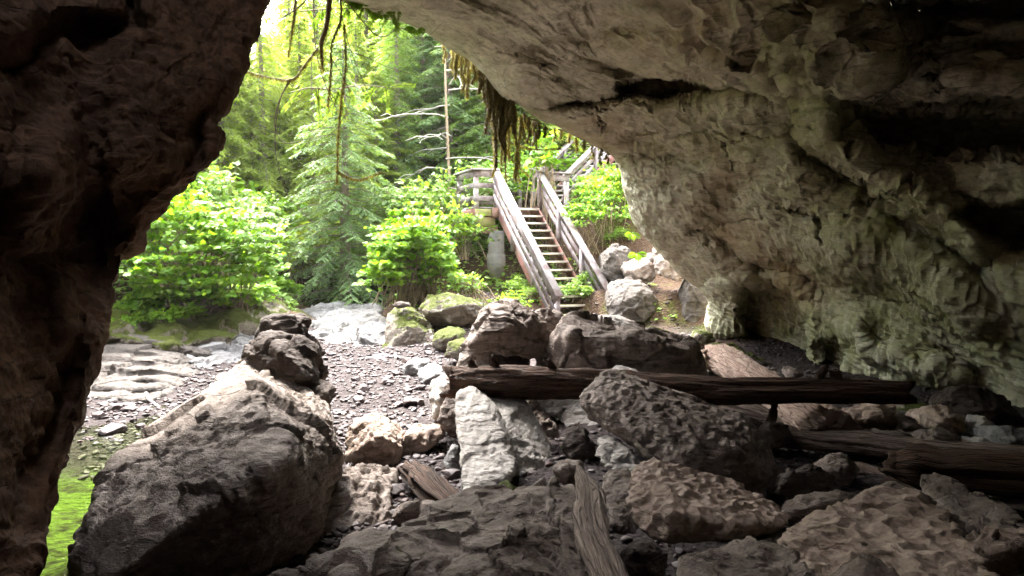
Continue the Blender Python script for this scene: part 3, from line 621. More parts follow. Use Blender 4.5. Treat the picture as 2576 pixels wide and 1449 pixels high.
rock([(1502,1150,6.0),(1512,1112,6.1),(1540,1112,6.1),(1590,1140,6.0),(1620,1185,5.8),(1560,1192,5.7),(1520,1172,5.8)],
     'small angular pale rock in the hollow left of the slanting boulder', M_PALE, thick=.35, amp=.03, seed=15, name='rock', cat='rock')
rock([[(1586,1262,4.1),(1600,1235,4.3),(1632,1208,4.4),(1668,1203,4.4),(1712,1212,4.4),(1760,1243,4.35),(1850,1272,4.3),(1940,1290,4.25),(1984,1300,4.2),(1980,1325,4.0),(1940,1345,3.9),(1800,1362,3.75),(1680,1368,3.75),(1640,1358,3.8),(1592,1312,3.95),(1700,1290,3.75),(1900,1320,3.8)]],
     'scalloped pale boulder covered in small hollows, left of the beige slab', M_BEIGE, thick=.5, shrink=.75, amp=.008, rid=.002, fine=.003, ero=.002, fac=.01, chip=.2, scal=.032, scal_f=14, seed=16, smooth=2, px_size=1.7)
rock([[(845,1460,3.1),(900,1400,3.4),(1010,1335,3.8),(1080,1300,4.0),(1190,1290,4.1),(1240,1262,4.3),(1290,1225,4.6),(1360,1212,4.6),(1440,1218,4.5),(1475,1262,4.2),(1500,1330,3.8),(1520,1500,3.2),(1300,1700,2.7),(900,1700,2.7)]],
     'broad brown rock sheet in the bottom middle with rough broken surface', M_DARK, thick=.5, shrink=.9, amp=.013, rid=.012, fine=.006, ero=.018, strata=.008, sdir=(1, 5, 1), srot=(0, 0, .8), seed=17, smooth=0, px_size=1.8, down=.5)
rock([(1520,1240,4.7),(1550,1216,4.7),(1600,1216,4.7),(1625,1240,4.7),(1640,1290,4.5),(1600,1345,4.3),(1540,1330,4.3)],
     'rounded brown rock between the driftwood stick and scalloped boulder', M_DARK, thick=.4, amp=.03, seed=18, name='rock', cat='rock')
rock([[(1985,1345,3.7),(2070,1285,4.0),(2160,1262,4.2),(2230,1240,4.3),(2300,1240,4.3),(2370,1290,4.0),(2430,1350,3.6),(2500,1450,3.1),(2560,1550,2.7),(2300,1650,2.4),(1990,1600,2.6),(1950,1440,3.2)]],
     'large beige dimpled slab filling the bottom right', M_BEIGE, thick=.45, shrink=.9, amp=.012, rid=.004, fine=.004, ero=.006, fac=.014, scal=.03, scal_f=10, seed=19, smooth=2, px_size=1.9, down=.45)
rock([(1720,1395,3.4),(1850,1380,3.5),(1990,1385,3.4),(2050,1440,3.0),(1980,1560,2.7),(1750,1550,2.8)],
     'low dark rock under the edge of the beige slab', M_DARK, thick=.5, amp=.02, rid=.02, seed=20, down=.3)
rock([(2098,1460,2.45),(2140,1425,2.5),(2188,1400,2.5),(2215,1410,2.5),(2255,1455,2.4),(2200,1560,2.2),(2110,1540,2.2)],
     'pointed dark rock nearest to the bottom edge, before the beige slab', M_DARK, thick=.25, amp=.03, seed=21, name='rock', cat='rock', down=.2)
rock([(2385,1235,4.6),(2420,1222,4.6),(2480,1260,4.4),(2576,1300,4.1),(2680,1370,3.8),(2600,1420,3.7),(2480,1360,3.9),(2400,1290,4.3)],
     'long dark leaning rock at the right edge under the lower logs', M_DARK, thick=.4, amp=.03, rid=.02, seed=22)
rock([(2440,1225,5.6),(2500,1215,5.6),(2700,1240,5.3),(2700,1290,5.0),(2540,1275,5.1)],
     'pale rock shelf below the lower logs at the right edge', M_PALE, thick=.5, amp=.03, seed=23, name='rock', cat='rock')
# right-hand pile
pile = [((2122,1058),(2150,1030),(2210,1012),(2248,1022),(2245,1060),(2215,1085),(2160,1092)), ((2326,1045),(2345,1022),(2385,1020),(2430,1045),(2428,1085),(2390,1095),(2345,1080)),
 ((2240,1060),(2268,1046),(2310,1060),(2330,1085),(2300,1095),(2255,1090)), ((2366,1010),(2400,978),(2480,972),(2530,1000),(2575,1055),(2560,1090),(2440,1080)),
 ((2488,1100),(2505,1072),(2560,1076),(2640,1090),(2640,1140),(2520,1132)), ((2180,1100),(2200,1083),(2260,1086),(2300,1100),(2290,1118),(2190,1118)),
 ((2322,1098),(2350,1080),(2400,1092),(2420,1110),(2380,1118),(2330,1115)), ((2370,1122),(2400,1105),(2440,1110),(2450,1130),(2380,1132)), ((2440,1062),(2470,1044),(2500,1065),(2495,1100),(2450,1090)),
 ((2120,1090),(2150,1080),(2180,1100),(2150,1115)), ((2240,1030),(2270,1012),(2330,1018),(2340,1050),(2290,1055)), ((2430,1120),(2470,1100),(2520,1125),(2500,1140),(2440,1138)), ((2290,1128),(2320,1116),(2350,1125),(2340,1140),(2300,1140))]
plab = ['large blocky brown rock at the left of the rubble pile beneath the cave wall', 'rounded tan rock in the middle of the rubble pile beneath the cave wall', 'small tan rock wedged between two larger rocks in the rubble pile',
 'large black humped boulder at the base of the cave wall by the right edge', 'smooth white rock by the right edge just above the lower log', 'flat dark rock under the blocky brown rock, touching the lower log',
 'flat brown rock below the rounded tan rock in the rubble pile', 'small tan rock against the log, below the rubble pile middle', 'angular grey rock between the black humped boulder and the white rock',
 'tiny rock left of the blocky brown rock beside the pale log end', 'greenish dark rock behind the blocky brown rock', 'flat grey rock left of the white rock against the lower log', 'tiny flat rock touching the lower log right of the flat dark rock']
for k, (o_, lb) in enumerate(zip(pile, plab)):
    d0 = 7.6 if k != 3 else 8.0
    if k in (4, 7, 11, 12, 5, 6): d0 = 7.0
    if k == 10: d0 = 8.3
    cx = sum(p[0] for p in o_)/len(o_); cyy = sum(p[1] for p in o_)/len(o_)
    pts = [(p[0], p[1], d0+(.12 if p[1] < cyy else -.08)) for p in o_]+[(cx, cyy, d0-.22)]
    rock(pts, lb, [M_BEIGE, M_BEIGE, M_DARK, M_DARKER, M_WHITE, M_DARK, M_DARK, M_BEIGE, M_PALE, M_DARK, M_MOSSY, M_PALE, M_DARK][k], thick=.45, amp=.035, rid=.015, seed=30+k, name='rock', cat='rock', down=.1)
# creek side
def simple(o_, d0, lb, mat, seed, thick=.5, nm='rock', **kw):
    cx = sum(p[0] for p in o_)/len(o_); cyy = sum(p[1] for p in o_)/len(o_); hgt = (max(p[1] for p in o_)-min(p[1] for p in o_))/FX*d0
    lo = max(p[1] for p in o_); hi = min(p[1] for p in o_)
    wd_ = max(p[0] for p in o_)-min(p[0] for p in o_); rs = np.random.default_rng(seed*7+1)
    pts = [(p[0], p[1], d0+(hgt*.6)*((lo-p[1])/(lo-hi)-.5)+rs.normal()*.05*thick) for p in o_]
    sg_ = 1 if rs.random() < .5 else -1; pts += [(cx-.22*wd_, cyy+sg_*.18*(lo-hi)-.1*(lo-hi), d0-thick*.30), (cx+.2*wd_, cyy-sg_*.16*(lo-hi), d0-thick*.26)]
    kw.setdefault('px_size', 1.15 if d0 > 9 else 1.7); kw.setdefault('smooth', 1 if d0 > 9 else 1); kw.setdefault('fac', .06); kw.setdefault('ero', .012 if d0 > 9 else .008); kw.setdefault('chip', .2)
    return rock(pts, lb, mat, thick=thick, seed=seed, name=nm, cat=nm, **kw)
simple([(1085,960),(1108,950),(1140,958),(1158,985),(1160,1040),(1135,1062),(1090,1050),(1083,1000)], 7.9, 'white upright rock with dark specks, left of the log end', M_PALE, 50, amp=.02)
simple([(1050,940),(1068,925),(1108,932),(1125,955),(1105,980),(1056,975)], 10.6, 'white blocky rock on the creek bed behind the upright speckled one', M_WHITE, 51, amp=.02)
simple([(1010,925),(1040,905),(1078,912),(1075,940),(1050,958),(1016,945)], 11.4, 'white rock on the creek bed touching the blocky one', M_WHITE, 52)
simple([(868,1118),(885,1068),(915,1062),(980,1095),(1010,1130),(1000,1165),(930,1180),(868,1160)], 6.9, 'tan speckled rock with a network of cracks in the creek bed', M_BEIGE, 53, thick=.6, amp=.02, scal=.02, scal_f=8)
simple([(985,1150),(1010,1105),(1060,1085),(1110,1078),(1120,1095),(1060,1140),(1000,1168)], 7.3, 'low tan gravel crusted rock right of the cracked one', M_BEIGE, 54, thick=.4, amp=.03)
simple([(1190,905),(1225,895),(1330,888),(1330,920),(1200,925)], 9.6, 'white rock seen in the hollow under the jagged dark rock', M_WHITE, 55)
simple([(1232,1275),(1250,1240),(1280,1232),(1302,1250),(1290,1282),(1250,1296)], 5.0, 'small pale yellowish rock leaning on the white faced wedge', M_MOSSY, 56, thick=.25)
simple([(1120,1170),(1135,1125),(1150,1130),(1152,1185),(1125,1185)], 6.6, 'white shard lying against the foot of the white faced wedge', M_WHITE, 57, thick=.2)
rock([[(690,880,14.6),(760,900,14.2),(860,900,14.0),(950,888,14.2),(985,850,15.2),(965,800,17.2),(945,775,18.2),(905,768,18.5),(860,785,18.3),(770,782,18.8),(700,800,18.2)], [(900,895,14.2),(880,850,14.6),(930,820,15.2),(975,835,15.0),(980,885,14.3)]], 'broad white smooth bedrock hump blocking the creek upstream', M_WHITE, thick=.8, amp=.02, rid=.012, strata=.014, sdir=(1, 2, 6), ero=.02, seed=58, px_size=1.6)
simple([(862,850),(900,830),(950,838),(975,858),(960,885),(900,892)], 15.6, 'white rock in front of the bedrock hump', M_WHITE, 59, thick=.8)
simple([(725,885),(760,862),(820,868),(850,888),(820,905),(740,900)], 14.8, 'flat white rock at the foot of the bedrock hump', M_WHITE, 60, thick=.8)
simple([(905,905),(960,892),(1040,900),(1060,918),(990,930),(920,925)], 13.0, 'flat white slab in the creek bed below the mossy block', M_WHITE, 61, thick=.8)
simple([(970,860),(975,790),(1000,772),(1035,775),(1060,800),(1090,850),(1085,885),(1040,905),(960,905)], 14.2, 'tall mossy orange stained block at the edge of the creek', M_MOSSY, 62, thick=1.0, nm='boulder', amp=.02)
simple([(1055,775),(1075,745),(1120,740),(1180,755),(1222,768),(1205,800),(1150,820),(1085,812),(1058,800)], 14.9, 'mossy white boulder perched behind the tall mossy block', M_MOSSY, 63, thick=1.3, nm='boulder', amp=.02)
simple([(1083,870),(1092,835),(1130,825),(1172,835),(1160,870),(1110,882)], 13.4, 'small boulder with moss cap in front of the perched boulder', M_MOSSY2, 64, thick=.6)
simple([(1120,900),(1130,862),(1165,850),(1185,870),(1170,905)], 12.2, 'greenish rock touching the jagged dark rock', M_MOSSY2, 65, thick=.5)
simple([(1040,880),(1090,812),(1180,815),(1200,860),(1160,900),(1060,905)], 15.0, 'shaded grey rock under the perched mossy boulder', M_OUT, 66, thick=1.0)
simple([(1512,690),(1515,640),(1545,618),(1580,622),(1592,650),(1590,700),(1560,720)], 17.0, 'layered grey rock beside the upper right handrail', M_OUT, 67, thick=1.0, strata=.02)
simple([(1562,672),(1590,660),(1615,645),(1640,635),(1654,650),(1645,700),(1622,722),(1580,705)], 16.2, 'dark pointed rock leaning above the pale boulder right of the stairs', M_DARK, 68, thick=.8)
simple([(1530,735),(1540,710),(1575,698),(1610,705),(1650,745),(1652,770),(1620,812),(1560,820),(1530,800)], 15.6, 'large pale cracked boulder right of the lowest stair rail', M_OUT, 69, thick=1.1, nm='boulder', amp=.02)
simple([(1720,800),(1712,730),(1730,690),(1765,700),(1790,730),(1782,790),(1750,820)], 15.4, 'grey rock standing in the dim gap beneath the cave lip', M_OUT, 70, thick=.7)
simple([(1655,690),(1650,620),(1680,600),(1710,640),(1740,690),(1700,705)], 15.6, 'brown hanging rock fin behind the cave lip', M_DARK, 71, thick=.6)
simple([(1740,850),(1755,835),(1790,838),(1800,858),(1760,866)], 13.2, 'small mossy rock at the foot of the hanging cave lip', M_MOSSY, 72, thick=.4)
simple([(1780,890),(1800,868),(1850,872),(1900,905),(1960,930),(1900,945),(1800,925)], 12.4, 'green tinged wet rock beneath the alcove behind the pale log', M_MOSSY, 73, thick=.6)
simple([(1980,945),(1985,930),(2005,926),(2018,938),(2015,958),(1990,958)], 10.8, 'grey cube shaped stone beneath the cave wall behind the log', M_DARK, 74, thick=.3)
simple([(1095,752),(1100,744),(1160,742),(1165,752)], 15.0, 'little dark stone lying on the perched mossy boulder', M_DARKER, 75, thick=.15)
simple([(985,768),(1000,758),(1030,760),(1034,770),(1000,776)], 14.3, 'little stack of dark stones lying on the tall mossy block', M_DARKER, 76, thick=.2)
simple([(1470,820),(1480,800),(1560,795),(1600,810),(1590,830),(1500,835)], 14.6, 'low pale rock at the very foot of the stairs', M_OUT, 77, thick=.8)
# left bank
slabs = []
for k, (y0, xr, dy, da) in enumerate([(842, 610, 62, 12.3), (868, 560, 62, 11.9), (893, 528, 52, 11.5), (920, 520, 34, 11.05), (948, 500, 40, 10.6), (975, 450, 38, 10.2), (1000, 400, 30, 9.85)]):
    th_ = 25 if k < 5 else 45; x0 = 130+k*3
    slabs.append([(x0, y0-14, da+.5), (x0, y0+th_, da+.1), (250, y0, da), (250, y0+th_, da-.12), (380, y0+dy*.35-6, da-.1), (380, y0+dy*.35+th_, da-.05), ((380+xr)/2, y0+dy*.72-4, da+.02), ((380+xr)/2, y0+dy*.72+th_-4, da), (xr, y0+dy, da+.35), (xr-12, y0+dy+th_-8, da+.25)])
rock(slabs, 'layered pale limestone ledge along the far side of the pool', M_OUT, thick=1.5, shrink=.97, amp=.004, rid=.003, fine=.012, strata=.003, ero=.014, fac=.022, chip=.8, seed=90, smooth=0, px_size=1.1, down=.05, name='rock_ledge', cat='ledge')
rock([[(420,880,12.6),(480,850,13.2),(560,828,13.8),(620,850,13.6),(640,880,13.2),(620,930,12.2),(560,950,11.6),(505,930,11.6)]],
     'smooth pale bedrock slope behind the layered ledge', M_WHITE, thick=1.6, amp=.015, seed=91, px_size=1.5, down=.3)
simple([(484,850),(492,834),(540,830),(585,850),(575,868),(520,868)], 13.1, 'moss capped rock sitting on the smooth pale bedrock slope', M_MOSSY2, 92, thick=.5)
rock([[(235,850,12.2),(255,800,12.8),(330,770,13.8),(450,775,14.4),(560,790,14.6),(600,815,14.2),(540,848,13.0),(430,878,12.2),(330,862,12.2),(235,838,12.0)]],
     'bank of thick green moss above the layered ledge', M_MOSSY2, thick=1.5, shrink=.95, amp=.06, rid=.03, chip=2.0, seed=93, px_size=1.6, down=.4, name='mossy_bank', cat='mossy bank')
simple([(540,800),(560,750),(600,745),(640,790),(650,830),(620,850),(560,830)], 15.2, 'steep mossy rock face below the left shrubs', M_MOSSY2, 94, thick=1.2, nm='boulder')
simple([(630,830),(640,775),(700,760),(720,790),(690,850),(650,860)], 16.4, 'orange and yellow stained wet rock between the shrubs and the white hump', M_MOSSY, 95, thick=1.2, nm='boulder')

for o_, d0, lb, mt, sd_, th in [
 ([(830,1400),(860,1352),(905,1336),(965,1352),(950,1400),(880,1440)], 4.2, 'dark broken rock in the gap left of the broad brown rock sheet', M_DARK, 110, .3),
 ([(745,1470),(780,1400),(850,1395),(890,1440),(880,1500)], 3.7, 'black rock in the gap beneath the huge leaning boulder', M_DARKER, 111, .4),
 ([(985,1300),(1010,1268),(1090,1262),(1150,1290),(1110,1325),(1020,1340)], 5.0, 'low dark slab behind the broad brown rock sheet', M_DARK, 112, .4),
 ([(1950,1240),(1975,1190),(2040,1172),(2100,1195),(2115,1245),(2010,1270)], 5.5, 'dark angular rock right of the slanting boulder base', M_DARKER, 113, .4),
 ([(2065,1190),(2085,1145),(2130,1140),(2160,1180),(2140,1225),(2085,1225)], 6.1, 'dark rounded rock beneath the crossing log beside the slanting boulder', M_DARK, 114, .35),
 ([(1975,1290),(2020,1248),(2110,1238),(2160,1250),(2140,1290),(2020,1310)], 5.0, 'low dark rock behind the beige slab top left corner', M_DARK, 115, .35),
 ([(1555,1440),(1580,1375),(1640,1362),(1680,1395),(1670,1460),(1600,1480)], 3.6, 'dark rock below the scalloped boulder beside the driftwood stick', M_DARKER, 116, .3),
 ([(1410,1120),(1440,1062),(1462,1064),(1490,1110),(1505,1152),(1440,1160)], 6.9, 'dark pointed stone standing in the hollow behind the white wedge', M_DARKER, 117, .25),
 ([(2440,1400),(2470,1340),(2560,1330),(2660,1350),(2640,1440),(2500,1450)], 3.7, 'brown block in the bottom right corner past the beige slab', M_BEIGE, 118, .3),
 ([(1390,1180),(1410,1155),(1460,1160),(1480,1195),(1430,1210)], 5.9, 'small dark stone behind the top of the driftwood stick', M_DARK, 119, .2),
 ([(1860,1370),(1900,1345),(2000,1335),(2040,1365),(1960,1400),(1880,1400)], 3.9, 'dark flat rock under the right end of the scalloped boulder', M_DARKER, 120, .35),
 ([(640,1500),(700,1440),(760,1430),(800,1480),(760,1540)], 3.5, 'black stone nearest the bottom edge under the leaning boulder', M_DARKER, 121, .3),
 ([(2240,1300),(2180,1240),(2240,1215),(2330,1235),(2400,1290),(2330,1320)], 4.9, 'dark rock wedged behind the top of the beige slab', M_DARK, 122, .3),
 ([(1160,1010),(1120,1000),(1100,1060),(1140,1085),(1165,1070)], 7.3, 'small brown rock between the speckled upright rock and white wedge', M_DARK, 123, .2),
 ([(1910,1080),(1935,1055),(1985,1070),(2000,1110),(1950,1130)], 6.9, 'dark stone under the stub of the long horizontal log', M_DARKER, 124, .25)]:
    simple(o_, d0, lb, mt, sd_, thick=th, down=.15)
# ------------------------------------------------------------------ staircase
M_RAIL = wood_mat('weathered_grey_wood', (.36, .335, .345), (.22, .195, .20), axis=(1.2, 1.2, 1.2), worn=(.17, .12, .12), obj=False, bump=.25, scale=5)
M_RAILD = wood_mat('brown_grey_wood', (.26, .225, .235), (.17, .14, .145), axis=(1.2, 1.2, 1.2), worn=(.10, .07, .068), obj=False, bump=.25, scale=5)
M_RUST = wood_mat('rust_red_stringer', (.30, .14, .12), (.17, .075, .065), axis=(1, 1, 1), obj=False, bump=.2, worn=(.2, .13, .1))
M_GREENW = wood_mat('algae_stained_wood', (.34, .30, .16), (.22, .17, .09), axis=(1, 1, 3), obj=False, worn=(.17, .2, .05))
M_NOSE = wood_mat('pale_worn_tread', (.62, .58, .55), (.40, .35, .32), axis=(2, 2, 2), obj=False, rough=.5, bump=.1)
M_CONC = wood_mat('stained_concrete', (.20, .195, .19), (.14, .135, .13), axis=(1, 1, 5), obj=False, worn=(.27, .24, .2), scale=2.5, bump=.2)
BL = P(1402, 737, 16.0); TL = P(1247, 430, 19.5)
U = TL[:2]-BL[:2]; RUN = float(np.hypot(*U)); U = U/RUN; Wd = np.array([U[1], -U[0]]); WID = 1.38
def S(u, v_, z): return np.array([BL[0]+Wd[0]*u+U[0]*v_, BL[1]+Wd[1]*u+U[1]*v_, z])
ZB, ZT = BL[2], TL[2]; RAILH = 1.02; zdeck = ZT-RAILH; zfoot = ZB-RAILH+.02
st = empty('staircase', tuple(S(WID/2, 0, zfoot)))
tag(st, 'weathered wooden staircase with two handrails climbing to a landing on a concrete pillar', 'staircase')
up3 = (0, 0, 1)
slope = (ZT-ZB)/RUN
for u, nm in ((0, 'l'), (WID, 'r')):
    b = MB(); b.beam(S(u, -.12, ZB-.12*slope+.03), S(u, RUN+.05, ZT+.03+.05*slope), .19, .045); b.build('handrail', M_RAIL, st)
    s_ = .075 if u == 0 else -.075
    b = MB(); b.beam(S(u-s_*.8, -.06, ZB-.12-.06*slope), S(u-s_*.8, RUN, ZT-.12), .04, .19); b.build('rail_board', M_RAILD, st)
    for dz in (.43, .70):
        b = MB(); b.beam(S(u-s_*.8, -.06, ZB-dz-.06*slope), S(u-s_*.8, RUN, ZT-dz), .04, .11); b.build('rail_board', M_RAILD, st)
    for k, f in enumerate((0.0, .34, .68, 1.0)):
        b = MB(); b.beam(S(u, RUN*f, ZB+(ZT-ZB)*f-RAILH-(.22 if 0 < f < 1 else .08)), S(u, RUN*f, ZB+(ZT-ZB)*f-.02), .10, .13, up=(U[0], U[1], 0)); b.build('post', M_RAILD, st)
    b = MB(); b.beam(S(u+(.09 if u == 0 else -.09), -.05, zfoot-.12), S(u+(.09 if u == 0 else -.09), RUN, zdeck-.12), .05, .30); b.build('stringer', M_RUST, st)
NT = 15
for k in range(NT):
    f = (k+.5)/NT; z = zfoot+(zdeck-zfoot)*(k+1)/(NT+0.3)
    t = MB(); v0 = RUN*f; t.beam(S(.12, v0, z), S(WID-.12, v0, z), .27, .045, up=(0, 0, 1)); tr = t.build('tread', M_GREENW, st)
    t = MB(); t.beam(S(.13, v0-.145, z+.004), S(WID-.13, v0-.145, z+.004), .02, .05); me = t.mesh('nosing'); set_v(me, get_v(me)-np.array(st.location)); link('nosing', me, M_NOSE, tr)
# landing
ul, ur, vb = -.62, 2.35, RUN+1.65; v0 = RUN+.02
d_ = MB()
for k in range(11):
    vv = v0+.08+k*.15; d_.beam(S(ul, vv, zdeck-.02), S(ur, vv, zdeck-.02), .14, .04)
d_.build('deck', M_RAIL, st)
for (ua, va, ub_, vb_, z0, h, mt) in ((ul, v0, .0, v0, -.16, .2, M_GREENW), (ul, v0+.06, -.0, v0+.06, -.42, .26, M_GREENW), (ul, v0+.1, .1, v0+.1, -.66, .2, M_RUST), (-.12, v0-.06, .16, v0-.06, -.16, .26, M_RUST),
        (.1, v0+.04, ur, v0+.04, -.18, .24, M_RUST), (ul, vb, ur, vb, -.18, .24, M_RUST), (ul, v0, ul, vb, -.18, .24, M_RUST), (ur, v0, ur, vb, -.18, .24, M_RUST)):
    b = MB(); b.beam(S(ua, va, zdeck+z0), S(ub_, vb_, zdeck+z0), .06, h); b.build('landing_beam', mt, st)
for (u, v_, lo) in ((ul+.05, v0+.05, .5), (ul+.05, vb-.05, .8), (.72, vb-.05, .3), (1.42, vb-.05, .3), (ur-.05, v0+.05, .9)):
    b = MB(); b.beam(S(u, v_, zdeck-lo), S(u, v_, ZT), .12, .12, up=(U[0], U[1], 0)); b.build('post', M_RAIL, st)
def railset(u0, va, u1, v1, cap=True, lo=(.09, .42, .78)):
    if cap: b = MB(); b.beam(S(u0, va, ZT+.03), S(u1, v1, ZT+.03), .2, .045, ext=.09); b.build('handrail', M_RAIL, st)
    for dz in lo:
        b = MB(); b.beam(S(u0, va, ZT-dz), S(u1, v1, ZT-dz), .04, .17 if dz < .2 else .14); b.build('rail_board', M_RAILD, st)
railset(ul, v0-.02, .0, v0-.02); railset(ul, v0, ul, vb); railset(ul, vb+.03, 1.5, vb+.03, False); railset(WID, v0-.02, ur, v0-.02, True, (.12,))
b = MB(); c0 = S(.08, v0+.16, 0)
b.tube([c0+[0, 0, Hs(c0[0], c0[1])-.3], c0+[0, 0, Hs(c0[0], c0[1])+.42], ], [.27, .27], 24); b.tube([c0+[0, 0, .6], c0+[0, 0, zdeck-.68]], [.235, .235], 28)
pl = b.build('concrete_pillar', M_CONC, st, True); pl.data.polygons.foreach_set('use_smooth', np.array([len(p.vertices) == 4 for p in pl.data.polygons]))
b = MB()
for zz in (.9, 1.35, 1.8): b.tube([c0+[0, 0, zz], c0+[0, 0, zz+.012]], [.2375, .2375], 28)
b.build('form_seam', M_CONC, st)
# upper flight
N0 = P(1422, 441, 20.9); N1 = P(1500, 362, 22.4); D2 = N1-N0; r2 = np.hypot(D2[0], D2[1]); dr = np.array([D2[0]/r2, D2[1]/r2]); sl2 = D2[2]/r2; pr = np.array([-dr[1], dr[0]])
uf = empty('upper_staircase', (N0[0], N0[1], N0[2]-1.0)); tag(uf, 'upper wooden stair flight rising to the right behind the landing among green shrubs', 'staircase')
def T(a, b_, z): return np.array([N0[0]+dr[0]*a+pr[0]*b_, N0[1]+dr[1]*a+pr[1]*b_, N0[2]+sl2*a+z])
for bq in (0, 1.2):
    m_ = MB(); m_.beam(T(-.1, bq, 0), T(4.6, bq, 0), .2, .05); m_.build('handrail', M_RAIL, uf)
    for dz in (.14, .42, .7):
        m_ = MB(); m_.beam(T(-.1, bq+.05, -dz), T(4.6, bq+.05, -dz), .04, .18 if dz < .2 else .12); m_.build('rail_board', M_RAIL if bq == 0 else M_RAILD, uf)
    for a in (0, 1.9, 3.8):
        m_ = MB(); m_.beam(T(a, bq, -1.25), T(a, bq, -.02), .11, .11, up=(dr[0], dr[1], 0)); m_.build('post', M_RAILD, uf)
    m_ = MB(); m_.beam(T(0, bq+(.08 if bq == 0 else -.08), -1.1), T(4.6, bq+(.08 if bq == 0 else -.08), -1.1), .05, .26); m_.build('stringer', M_RUST, uf)
for k in range(15):
    m_ = MB(); a = .15+k*.3; q0 = T(a, .1, -1.0); q1 = T(a, 1.1, -1.0); m_.beam(q0, q1, .27, .045); m_.build('tread', M_NOSE, uf)

# ------------------------------------------------------------------ logs and driftwood
def bark_mat(name, light, dark, rough=.8, b=1.0):
    m, nt, out = nmat(name); g = G(nt); uv = g.n('ShaderNodeAttribute'); uv.attribute_name = 'grain'
    mp = g.n('ShaderNodeMapping'); nt.links.new(uv.outputs['Vector'], mp.inputs[0]); mp.inputs['Scale'].default_value = (2.6, 12, 12)
    n1 = g.noise(mp.outputs[0], 2.4, 7, .65, .6); n2 = g.noise(g.world(), 5, 5, .6); n3 = g.noise(g.world(), 40, 4, .6)
    c = g.mix(g.ramp(n1, [(.36, 0), (.62, 1)]), dark, light); c = g.mix(g.ramp(n2, [(.5, 0), (.7, .6)]), c, tuple(x*.55 for x in light))
    c = g.mix(g.ramp(n3, [(.6, 0), (.7, .6)]), c, dark); ck = g.ramp(g.voro(g.mix(.15, mp.outputs[0], n2), .9, 'DISTANCE_TO_EDGE'), [(0, 1), (.05, 0)]); c = g.mix(g.math('MULTIPLY', ck, .85), c, tuple(x*.5 for x in dark)); n1 = g.math('SUBTRACT', n1, g.math('MULTIPLY', ck, .6))
    bs = g.n('ShaderNodeBsdfPrincipled'); g.set(bs.inputs['Base Color'], c); bs.inputs['Roughness'].default_value = rough; bs.inputs['Specular IOR Level'].default_value = .3
    g.set(bs.inputs['Normal'], g.bump(g.math('ADD', n1, g.math('MULTIPLY', n3, .25)), b, .03)); nt.links.new(bs.outputs[0], out.inputs[0]); return m
M_LOGD = bark_mat('wet_dark_log', (.12, .062, .038), (.03, .018, .012)); M_LOGL = bark_mat('pale_drift_log', (.50, .37, .30), (.22, .13, .10))
M_LOGM = bark_mat('grey_drift_wood', (.40, .31, .26), (.13, .085, .065)); M_LOGW = bark_mat('bleached_wood', (.66, .62, .6), (.4, .35, .33))
